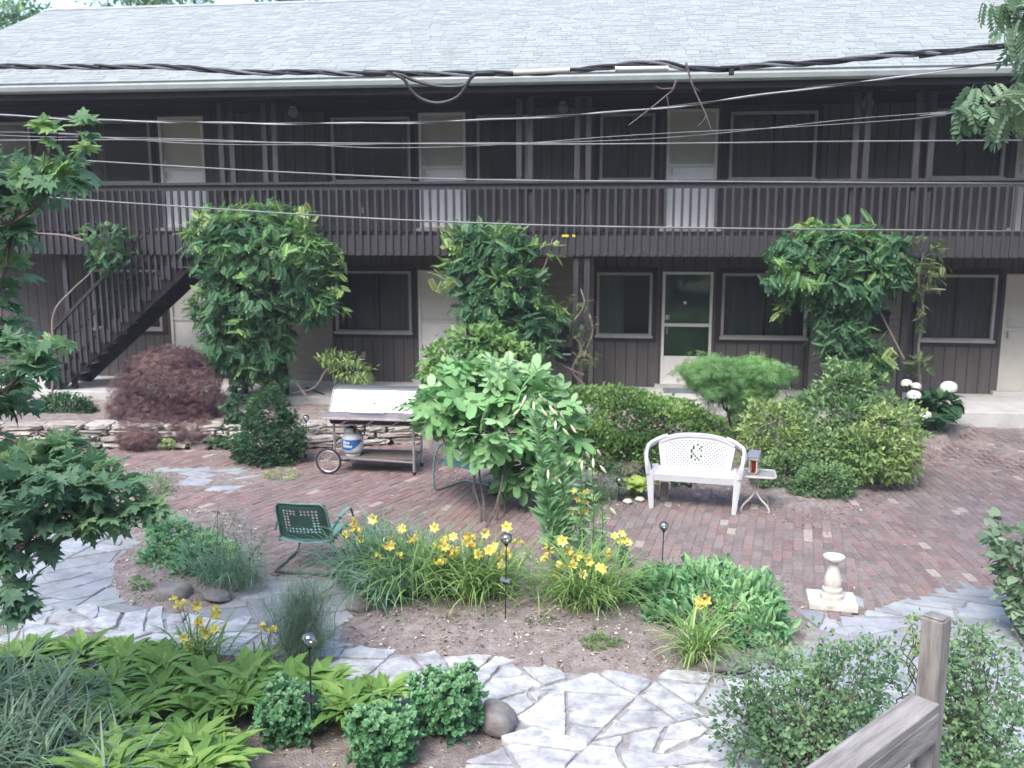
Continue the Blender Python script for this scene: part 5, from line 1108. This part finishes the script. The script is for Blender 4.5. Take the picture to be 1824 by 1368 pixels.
# peony mass
pe = shrub('peony', (*G(1265, 1110)[:2], .05), [B(1180, 1050, 62, 30, 8.1, .35), B(1250, 1045, 75, 36, 8.1, .4), B(1320, 1065, 72, 40, 7.9, .4), B(1250, 1090, 90, 34, 7.7, .4), B(1350, 1100, 58, 34, 7.6, .35), B(1150, 1070, 42, 26, 8.0), B(1300, 1130, 62, 26, 7.4), B(1200, 1110, 50, 26, 7.6)], 2300, T_LANCE, .145, L['peony'],
      'wide mass of dark green peony leaves with brown seed heads before the patio', 'plant', out=.9, droop=.05, up=1.1, inner=.5, lump=.16, rnd=.7, topl=.3, trunk=.006, nst=14, bark='stemgreen')
for px, py in ((1310, 1082), (1278, 1122), (1332, 1126), (1255, 1060)):
    c_ = np.array(W(px, py, 7.15)); n = 50; u = nrm(rng.normal(size=(n, 3))); fleaf('seed_head', c_+u*.02, u, rng.normal(size=(n, 3)), .022, T_SIMPLE, L['brownseed'], pe)
shrub('peony', (*G(1268, 1040)[:2], .05), [B(1290, 1005, 12, 10, 8.6), B(1262, 1012, 14, 12, 8.6)], 36, T_LANCE, .16, L['peony'], 'upright peony shoot rising above the back of the leaf mass', 'plant', out=.5, droop=-.8, trunk=.005, nst=3, bark='stemgreen')
# left island plants
um = shrub('umbel_plant', (*G(350, 1035)[:2], .05), [B(300, 975, 40, 36, 8.6, .3), B(360, 990, 56, 40, 8.4, .35), B(330, 1020, 60, 26, 8.2), B(270, 1000, 30, 26, 8.4), B(400, 1020, 34, 24, 8.3), B(280, 930, 26, 28, 8.7), B(310, 950, 40, 34, 8.6)], 3000, T_SIMPLE, .075, L['sedum'],
      'bushy green plant with flat pale umbels on the small left island bed', 'plant', out=.8, droop=0, up=.9, inner=.4, lump=.2, topl=.2, trunk=.005, bark='stemgreen')
for k in range(26):
    px, py = random.choice([(375+random.gauss(0, 16), 962+random.gauss(0, 10)), (300+random.gauss(0, 22), 972+random.gauss(0, 14)), (385+random.gauss(0, 30), 985+random.gauss(0, 14))]); c_ = np.array(W(px, py, 7.95)); n = 30; u = nrm(rng.normal(size=(n, 3))*[1, 1, .35])
    fleaf('umbel', c_+u*.022*np.array([1, 1, .4]), u+[0, 0, .5], rng.normal(size=(n, 3)), .014, T_ROUND, L['green_umbel'], um)
daylily(385, 1035, .62, .3, 150, 'tall sparse grassy stems with brown seed heads on the left island bed', [], lm='blue', wid=.010, group='tufts of grass', name='grass_clump', cat='grass')
daylily(430, 1045, .5, .22, 100, 'feathery grey green grass clump at the right edge of the left island bed', [], lm='blue', wid=.009, group='tufts of grass', name='grass_clump', cat='grass')
for (px, py, n, h, lb) in ((388, 1030, 12, .75, 'thin weedy stems with dark seed heads rising behind the umbel plant'), (440, 1035, 10, .55, 'thin weedy stems left of the lattice back chair'), (680, 985, 12, .45, 'weedy stems with dark seed heads behind the bluish clump')):
    a = G(px, py, .04); t = thing('weed', a, lb, 'weed', 'thin seeding weeds'); mb = MB(); tips = []
    for k in range(n):
        e = Vector((a.x+random.gauss(0, .22), a.y+random.gauss(0, .12), h*random.uniform(.6, 1.1))); p = catmull([(a.x+random.gauss(0, .12), a.y+random.gauss(0, .08), .0), Vector((a.x, a.y, 0)).lerp(e, .55)+Vector((random.gauss(0, .03), 0, .05)), e], 5); mb.tube(p, .0025, 4); tips += [q for q in p[5:] for _ in range(2)]
    mb.build('stem', M['stemgreen'], t); T_ = np.array(tips); m = len(T_); fleaf('foliage', T_, rng.normal(size=(m, 3)), rng.normal(size=(m, 3)), .045*rng.uniform(.5, 1.2, m), T_NARROW, L['blue'], t)
    m2 = m//3; fleaf('seed_head', T_[:m2], rng.normal(size=(m2, 3)), rng.normal(size=(m2, 3)), .022, T_SIMPLE, L['brownseed'], t)
# ground plants
for (px, py, rx, rz, z, n, m, tm, sz, lb, nm) in (
    (255, 862, 62, 16, .02, 900, 'mid', T_NARROW, .06, 'low green mat of creeping plants with a white flower, left of the small slate patch', 'creeping_plant'),
    (500, 845, 42, 8, 0, 420, 'yel', T_NARROW, .05, 'low yellow green tuft in front of the evergreen bush', 'creeping_plant'),
    (300, 790, 14, 8, .05, 60, 'yel', T_SIMPLE, .07, 'small yellow green seedling at the foot of the purple maple', 'creeping_plant'),
    (1070, 1145, 34, 12, .05, 460, 'box', T_NARROW, .05, 'tuft of fine green grass on the bare soil below the lilies', 'grass_tuft'),
    (800, 1105, 30, 8, .05, 130, 'wist2', T_NARROW, .045, 'sparse grass tuft on the soil below the stake lamp', 'grass_tuft'),
    (960, 1110, 36, 8, .05, 150, 'wist2', T_NARROW, .045, 'sparse mossy grass on the soil between the two daylily clumps', 'grass_tuft'),
    (1085, 865, 34, 26, .0, 1100, 'blue', T_NARROW, .05, 'soft grey green cushion plant left of the white bench', 'cushion_plant'),
    (1052, 882, 30, 18, .0, 700, 'mid', T_NARROW, .05, 'green cushion plant beside the lily tops, left of the grey green one', 'cushion_plant'),
    (1215, 858, 26, 8, .02, 26, 'dark', T_HEART, .07, 'few small dark leaves on the soil beneath the white bench', 'creeping_plant'),
    (420, 1325, 24, 26, .0, 110, 'yel', T_SIMPLE, .05, 'small pale green seedling on bare soil left of the nearest sedum', 'seedling'),
    (250, 1040, 24, 12, .05, 160, 'mid', T_SIMPLE, .04, 'small leafy weeds left of the brown boulder', 'creeping_plant'),
    (1385, 1165, 26, 14, .05, 120, 'wist2', T_SIMPLE, .045, 'brownish weeds at the right edge of the peony mass', 'creeping_plant'),
    (900, 870, 30, 12, 0, 260, 'dark', T_SIMPLE, .06, 'dark low plant behind the fig trunks', 'creeping_plant'),
    (245, 1075, 10, 5, .05, 20, 'mid', T_SIMPLE, .03, 'tiny weed on the slate path edge', 'creeping_plant')):
    a = G(px, py+rz, z); b = B(px, py, rx, rz*1.3, a.y+.05, rx/FPX*a.y*.6); b = (b[0], b[1], max(b[2], z+.02), b[3], b[4], max(b[5], .05)); t = thing(nm, (a.x, a.y, z), lb, 'plant', None)
    crown('foliage', [b], n, tm, sz, L[m], t, out=.5, droop=-.5, inner=.1, rnd=.9, lump=.3)
# hostas
def hosta(loc, n, size, lm, label, group, name='hosta', tmpl=T_HOSTA, tiers=3):
    t = thing(name, loc, label, 'plant', group); P, D, N, sz = [], [], [], []
    for k in range(n):
        q = k/n; az = k*2.399+random.gauss(0, .2); el = .5+1.3*q; P.append((loc[0]+random.gauss(0, .02), loc[1]+random.gauss(0, .02), loc[2]+.01)); D.append((math.cos(az)*math.cos(el*.35), math.sin(az)*math.cos(el*.35), math.sin(el*.5)*.6)); N.append((-.3*math.cos(az), -.3*math.sin(az), 1)); sz.append(size*random.uniform(.75, 1.2)*(1-.3*q))
    fleaf('foliage', P, D, N, sz, tmpl, L[lm], t); return t
a = G(1130, 885); hosta((a.x, a.y, 0), 26, .42, 'hostay', 'yellow green hosta with large rounded leaves left of the white bench', None)
ha = G(455, 1260); 
hp = []
def hlab(px, py):
    row = 'back row by the white path' if py < 1215 else 'second row from the path' if py < 1255 else 'third row from the path' if py < 1300 else 'front row at the bottom edge'
    hcount[row] = hcount.get(row, 0)+1; return 'green hosta number %s from the left in the %s' % (('one two three four five six seven eight nine ten'.split())[hcount[row]-1], row)
hcount = {}
for i, (px, py) in enumerate(sorted(([(60, 1180), (140, 1172), (220, 1185), (300, 1200), (90, 1225), (190, 1235), (285, 1240), (370, 1235), (440, 1225), (510, 1230), (575, 1240), (630, 1262), (250, 1290), (340, 1275), (415, 1268), (485, 1262), (605, 1280), (160, 1290), (330, 1345), (270, 1385), (380, 1375), (215, 1350), (680, 1250), (20, 1200), (540, 1262), (330, 1400), (180, 1400)]), key=lambda q: q[0])):
    a = G(px, py+18, 0); lg = px > 330 or py > 1300
    hp.append(hosta((a.x+random.gauss(0, .03), a.y, 0), random.randint(56, 72), random.uniform(.36, .44), 'hosta', hlab(px, py), 'green hostas along the near path edge', tmpl=T_BLADE))
hp2 = [(30, 1270, .5), (80, 1330, .55), (10, 1360, .5), (150, 1360, .45), (60, 1400, .5), (120, 1290, .5), (-40, 1300, .55), (-60, 1220, .5), (200, 1420, .45), (-50, 1400, .5), (30, 1225, .4)]
for (px, py, h), w_ in zip(sorted(hp2), 'one two three four five six seven eight nine ten eleven'.split()):
    daylily(px, py, h*1.05, .22, 105, 'strappy leaved clump in the bottom left corner, number %s of eleven from the left' % w_, [], lm='strap', wid=.021, z=0, group='strappy clumps in the bottom left corner', name='strappy_clump', cat='plant')
# sedums
def sedum(px, py, rx, rz, Y, n, label):
    Y = G(px, py+rz*.95).y+.12; b = B(px, py, rx, rz, Y, rx/FPX*Y*.95); t = thing('sedum', (b[0], b[1], 0), label, 'plant', 'round sedum mounds'); mb = MB()
    for k in range(26): u = nrm(rng.normal(size=3)); u[2] = abs(u[2]); limb(mb, (b[0]+u[0]*.03, b[1]+u[1]*.03, 0), (b[0]+u[0]*b[3]*.8, b[1]+u[1]*b[4]*.8, b[2]+u[2]*b[5]*.75), .004, .003, .04, 3, 5)
    mb.build('stem', M['stemgreen'], t, True); bl = [b, (b[0]-b[3]*.35, b[1], b[2]+b[5]*.15, b[3]*.6, b[4]*.6, b[5]*.8), (b[0]+b[3]*.3, b[1]-.03, b[2]-b[5]*.1, b[3]*.65, b[4]*.7, b[5]*.85)]
    # rosettes
    bl = [b]+[(b[0]+b[3]*.62*math.cos(q*1.1+n), b[1]+b[4]*.6*math.sin(q*1.1+n), b[2]+b[5]*random.uniform(-.1, .75), b[3]*random.uniform(.28, .42), b[4]*.36, b[5]*random.uniform(.35, .5)) for q in range(7)]
    P, O, lum = sample(bl, int(n*1.9), .55, .22, .015); m = len(P); k = 7; PP = np.repeat(P, k, 0); OO = np.repeat(nrm(O+[0, 0, .5]), k, 0); D = nrm(OO*.9+nrm(rng.normal(size=(m*k, 3)))*.8)
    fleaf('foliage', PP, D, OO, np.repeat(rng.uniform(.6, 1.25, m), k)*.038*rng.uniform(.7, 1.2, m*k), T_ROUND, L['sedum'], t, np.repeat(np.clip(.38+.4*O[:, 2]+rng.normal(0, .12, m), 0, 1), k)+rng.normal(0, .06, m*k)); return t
sedum(515, 1275, 60, 58, 5.95, 420, 'leftmost bluish green sedum mound, behind the solar panel stake lamp')
sedum(682, 1318, 68, 60, 5.75, 480, 'nearest bluish green sedum mound, middle of the three at the bottom edge')
sedum(795, 1255, 72, 62, 6.15, 520, 'rightmost bluish green sedum mound, left of the rounded boulder')
# fennel
fe_ = thing('fennel', G(535, 1185), 'feathery blue green fennel, a soft haze of threads beside the white path', 'plant'); mb = MB(); tips = []
a = G(535, 1190)
for k in range(30):
    e = W(530+random.gauss(0, 38), 1070+random.gauss(0, 34), 6.75+random.gauss(0, .12)); p = limb(mb, (a.x+random.gauss(0, .05), a.y+random.gauss(0, .05), 0), e, .005, .002, .08, 5, 5); tips += [Vector(q) for q in p[5:]]
mb.build('stem', M['stemgreen'], fe_, True); n = 13000; T_ = np.array(tips)[rng.integers(0, len(tips), n)]+rng.normal(0, .045, (n, 3)); az = rng.uniform(0, 6.283, n)
blades('foliage', T_, az, rng.uniform(-.3, 1.3, n), rng.uniform(.05, .13, n), np.full(n, .0022), rng.uniform(0, 1, n), L['fennel'], fe_, K=2)
# foreground right bushes
def openbush(name, base, blobs, n, tmpl, size, lm, label, cat='shrub', group=None, nb=16, r0=.010, z0=0, **kw):
    t = thing(name, base, label, cat, group); mb = MB(); tips = []
    for k in range(nb):
        b = random.choice(blobs); u = nrm(rng.normal(size=3)); e = np.array(b[:3])+u*np.array(b[3:6])*random.uniform(.5, 1.1)
        if e[2] < .05: e[2] = .1+abs(e[2])
        p = limb(mb, (base[0]+random.gauss(0, .08), base[1]+random.gauss(0, .08), base[2]), e, r0, .0025, .10, 5, 5); tips += p[len(p)//3:]
    mb.build('stem', M['bark'], t, True); n2 = int(n*.45); T_ = np.array([tuple(q) for q in tips]); P = T_[rng.integers(0, len(T_), n2)]+rng.normal(0, .022, (n2, 3)); D = nrm(rng.normal(size=(n2, 3))+[0, 0, .4])
    fleaf('foliage', P, D, np.tile([0, -.3, 1.], (n2, 1))+rng.normal(0, .3, (n2, 3)), size*rng.uniform(.7, 1.2, n2), tmpl, L[lm], t, clumptint(P, 2))
    crown('foliage', blobs, n-n2, tmpl, size, L[lm], t, **kw); return t
openbush('cotoneaster', (*G(1440, 1400)[:2], 0), [B(1430, 1260, 130, 72, 5.6, .45), B(1380, 1205, 76, 52, 5.8, .35), B(1510, 1210, 90, 62, 5.7, .4), B(1560, 1180, 50, 46, 5.8), B(1320, 1290, 50, 60, 5.5), B(1400, 1325, 100, 52, 5.4, .4), B(1520, 1300, 70, 62, 5.5, .4), B(1480, 1170, 34, 34, 5.8), B(1330, 1250, 34, 34, 5.6)], 8000, T_ROUND, .033, 'coton',
    'twiggy small leaved bush behind the wooden rail, left of the weathered post', nb=70, r0=.008, out=.7, up=.8, inner=.2, lump=.4, droop=0, topl=.15)
openbush('cotoneaster', (*G(1740, 1420)[:2], 0), [B(1760, 1210, 80, 70, 5.5, .4), B(1730, 1150, 40, 40, 5.7), B(1780, 1300, 66, 62, 5.4, .4), B(1720, 1340, 60, 42, 5.3, .35), B(1700, 1180, 30, 40, 5.6), B(1660, 1250, 36, 60, 5.7)], 4600, T_ROUND, .033, 'coton',
    'twiggy small leaved bush right of the weathered post', nb=50, r0=.008, out=.7, up=.8, inner=.15, lump=.45, droop=0, topl=.2)
openbush('cotoneaster', (*G(1630, 1290)[:2], 0), [B(1632, 1140, 12, 40, 5.9), B(1622, 1110, 9, 20, 5.9)], 130, T_ROUND, .034, 'yel', 'single upright leafy shoot just left of the weathered post top', nb=5, r0=.006, droop=0, inner=.1, lump=.3)
openbush('round_leaf_bush', (*G(1850, 1150)[:2], 0), [B(1800, 960, 42, 40, 8.0, .3), B(1830, 1010, 60, 60, 7.9, .4), B(1805, 1060, 34, 34, 7.8), B(1850, 1090, 50, 50, 7.8), B(1780, 985, 22, 22, 7.9)], 520, T_HEART, .085, 'right',
    'round leaved pale green bush cut by the right edge of the picture', nb=14, r0=.01, out=.8, up=1.0, inner=.45, lump=.2, droop=.3)
# trees whose branches reach in
def bigtree(name, foot, h, r0, limbs, blobs, n, tmpl, size, lm, label, **kw):
    t = thing(name, foot, label, 'tree'); mb = MB(); f = Vector(foot); p = limb(mb, f-Vector((0, 0, .2)), f+Vector((0, 0, h)), r0, r0*.4, .015, 8, 12)
    mb.build('trunk', M['bark'], t, True)
    for q, tgt in limbs:
        mb = MB(); i = int(len(p)*q); a_ = p[min(i, len(p)-1)]; tg = Vector(tgt); pp = limb(mb, a_, tg, r0*.28, .008, .05, 6, 7)
        near = [b for b in blobs if (Vector(b[:3])-tg).length < .6]
        for b in near:
            u = nrm(rng.normal(size=3)); limb(mb, pp[random.randint(len(pp)*2//3, len(pp)-1)], np.array(b[:3])+u*np.array(b[3:6])*.6, .004, .002, .07, 4, 5)
        mb.build('branch', M['bark'], t, True)
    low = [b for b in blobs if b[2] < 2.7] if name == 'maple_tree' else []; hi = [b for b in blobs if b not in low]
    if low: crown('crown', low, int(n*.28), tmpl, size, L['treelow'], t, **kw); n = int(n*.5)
    crown('crown', hi, n, tmpl, size, L[lm], t, **kw); return t
lb_ = [B(30, 330, 62, 45, 5.0, .3), B(85, 305, 55, 26, 4.9), B(120, 320, 46, 22, 4.8), B(20, 400, 42, 40, 5.0), B(-60, 340, 90, 90, 5.1, .4), B(10, 480, 40, 40, 5.1), B(-10, 560, 50, 55, 5.1), B(30, 620, 50, 30, 4.9), B(60, 650, 45, 20, 4.8), B(100, 610, 34, 10, 4.8), B(-20, 700, 60, 50, 5.0, .3),
       B(60, 830, 75, 42, 4.7, .3), B(130, 850, 70, 40, 4.6, .3), B(200, 870, 55, 32, 4.6), B(60, 900, 90, 45, 4.5, .3), B(160, 925, 62, 30, 4.5), B(20, 980, 55, 40, 4.4), B(30, 1060, 40, 36, 4.3), B(110, 800, 40, 22, 4.8), B(-100, 900, 100, 120, 4.7, .5), B(262, 900, 34, 18, 4.6), B(150, 225, 10, 28, 4.8), B(90, 225, 22, 10, 4.8), B(80, 255, 22, 8, 4.8), B(160, 265, 26, 8, 4.8), B(120, 285, 30, 12, 4.8)]
ft = W(-260, 900, 5.0)
bigtree('maple_tree', (ft.x, 5.0, 0), 5.4, .13, [(.45, W(120, 300, 4.85)), (.5, W(150, 210, 4.8)), (.42, W(20, 420, 5.0)), (.35, W(0, 580, 5.0)), (.3, W(60, 650, 4.9)), (.22, W(200, 870, 4.6)), (.22, W(130, 920, 4.5)), (.2, W(40, 1000, 4.4)), (.25, W(265, 905, 4.6)), (.8, (ft.x-.6, 4.6, 5.6)), (.7, (ft.x+.3, 5.6, 5.4))],
        lb_+[(ft.x-.6, 4.6, 5.7, .9, .9, .6), (ft.x-1.0, 5.4, 4.3, .8, .8, .6)], 4200, T_MAPLE, .125, 'tree', 'maple tree at the left edge, its toothed green leaves reaching in high and low', out=.8, droop=.25, up=1.3, rnd=.7, inner=.15, lump=.3, topl=.25)
rb_ = [B(1755, 165, 40, 14, 7.0), B(1790, 185, 45, 18, 7.0), B(1725, 195, 34, 9, 7.0), B(1815, 165, 40, 24, 7.1), B(1840, 200, 60, 30, 7.1), B(1790, 10, 50, 14, 7.4), B(1812, 35, 22, 16, 7.4), B(1880, 60, 70, 70, 7.3, .4), B(1930, 160, 80, 60, 7.3, .4)]
rt = W(2080, 600, 7.6)
bigtree('walnut_tree', (rt.x, 7.6, 0), 6.2, .15, [(.7, W(1780, 180, 7.0)), (.75, W(1830, 190, 7.1)), (.85, W(1800, 20, 7.4)), (.9, W(1900, 60, 7.4))], rb_+[(rt.x, 7.6, 6.6, 1.1, 1.1, .7)], 900, T_PINN, .22, 'right', 'tree whose drooping narrow leaved branches hang into the upper right corner', out=.8, droop=.9, up=.9, inner=.3, lump=.25)
for i, (px, py, rx, rz, Y, lb) in enumerate(((25, 25, 62, 46, 32, 'loose green tree rising behind the left end of the roof'), (-80, 60, 70, 90, 34, 'tall tree beyond the left gable, mostly outside the picture'), (260, -20, 120, 24, 36, 'far tree top just showing over the ridge, left of centre'), (520, -22, 90, 26, 37, 'far tree top just showing over the ridge near the middle'))):
    b = B(px, py, rx, rz, Y, 1.6); foot = (b[0], b[1], -.1); t = thing('background_tree', foot, lb, 'tree', 'trees beyond the roof'); mb = MB(); limb(mb, foot, (b[0], b[1], b[2]), .22, .08, .02, 6, 8); mb.build('trunk', M['bark'], t, True)
    bl = [(b[0]+random.uniform(-.5, .5)*b[3], b[1]+random.uniform(-1, 1), b[2]+random.uniform(-.5, .4)*b[5]-.2, b[3]*.5, 1.2, b[5]*.5) for _ in range(7)]+[(b[0], b[1], b[2]-2.2, b[3]*.7, 1.5, 1.6)]
    crown('crown', bl, 1500, T_SIMPLE, .26, L['mid'], t, lump=.3, inner=.3)
# unseen trees behind the viewpoint, mirrored by the panes, massed to darken the facade
bl = [(x+random.uniform(-2, 2), -17+random.uniform(-3, 3), z+random.uniform(-.6, .6), 3.4, 2.6, 2.4) for x in range(-32, 33, 5) for z in (2, 5.5, 9, 12.5, 16)]
crown('woodland', bl, 24000, T_SIMPLE, 1.2, L['dark'], None, lump=.3, inner=.4); o = bpy.data.objects['woodland']; tag(o, 'dark trees standing behind the viewpoint, mirrored in the window panes', 'trees', kind='stuff')
# fallen leaves, bark chips, petals on the soil and paving
n = 15000; X = rng.uniform(-8, 6, n*3); Y_ = rng.uniform(4.8, 14.5, n*3); ins = np.zeros(n*3, bool)
for P in (BED_L, BED_C, BED_S): ins |= inpoly_np(X, Y_, P)
yf = np.interp(X, fx, fy); ins |= (np.abs(Y_-yf+.25) < .55) & (rng.random(n*3) < .5) & (X > -2.6); ins |= inpoly_np(X, Y_, BRICK) & (rng.random(n*3) < .035); ins |= (Y_ < 6.6) & (X < -.9) & (rng.random(n*3) < .35)
X, Y_ = X[ins][:n], Y_[ins][:n]; n = len(X); az = rng.uniform(0, 6.283, n); c = np.array([(.36, .30, .24), (.55, .50, .45), (.22, .15, .11), (.62, .60, .56), (.42, .33, .22), (.09, .065, .05)])[rng.choice(6, n, p=[.27, .16, .2, .07, .12, .18])]
zg = np.maximum(gz(X, Y_), np.where(inpoly_np(X, Y_, BRICK), bz(X, Y_)+.002, -1))+.006
o = fleaf('leaf_litter', np.c_[X, Y_, zg], np.c_[np.cos(az), np.sin(az), rng.normal(0, .2, n)], np.c_[rng.normal(0, .3, (n, 2)), np.ones(n)], rng.uniform(.014, .050, n), T_SIMPLE, M['litter'], None)
me = o.data; me.attributes.remove(me.attributes['tint']); at = me.attributes.new('tint', 'FLOAT_COLOR', 'POINT'); at.data.foreach_set('color', np.c_[np.repeat(c, 5, 0), np.ones(n*5)].astype(np.float32).ravel()); tag(o, 'scattered bark chips, dry leaves and fallen petals on the soil and bricks', 'leaf litter', kind='stuff')
mb = MB(); mb.tube(catmull([W(545, 690, 15.9), W(575, 702, 15.6), W(600, 718, 15.5), W(625, 724, 15.48)], 6), .014, 6); tag(mb.build('garden_hose', M['black'], None, True), 'dark hose lying along the concrete walkway edge left of the grill lid', 'hose')
# thin volume added to lift the blacks like veiling glare in the lens
hz = MB(); hz.bx(-28, 28, -30, 44, -1.3, 16.5); o = hz.build('haze', M['soil']); o['kind'] = 'stuff'
m = bpy.data.materials.new('haze'); m.use_nodes = True; t = m.node_tree; t.nodes.remove(t.nodes['Principled BSDF'])
pv = t.nodes.new('ShaderNodeVolumePrincipled'); pv.inputs['Color'].default_value = (.86, .90, 1, 1); pv.inputs['Density'].default_value = .0012
t.links.new(pv.outputs[0], t.nodes['Material Output'].inputs['Volume']); o.data.materials.clear(); o.data.materials.append(m)
for o in list(S.objects):
    for k in ('wl', 'wr'):
        if k in o.keys(): del o[k]
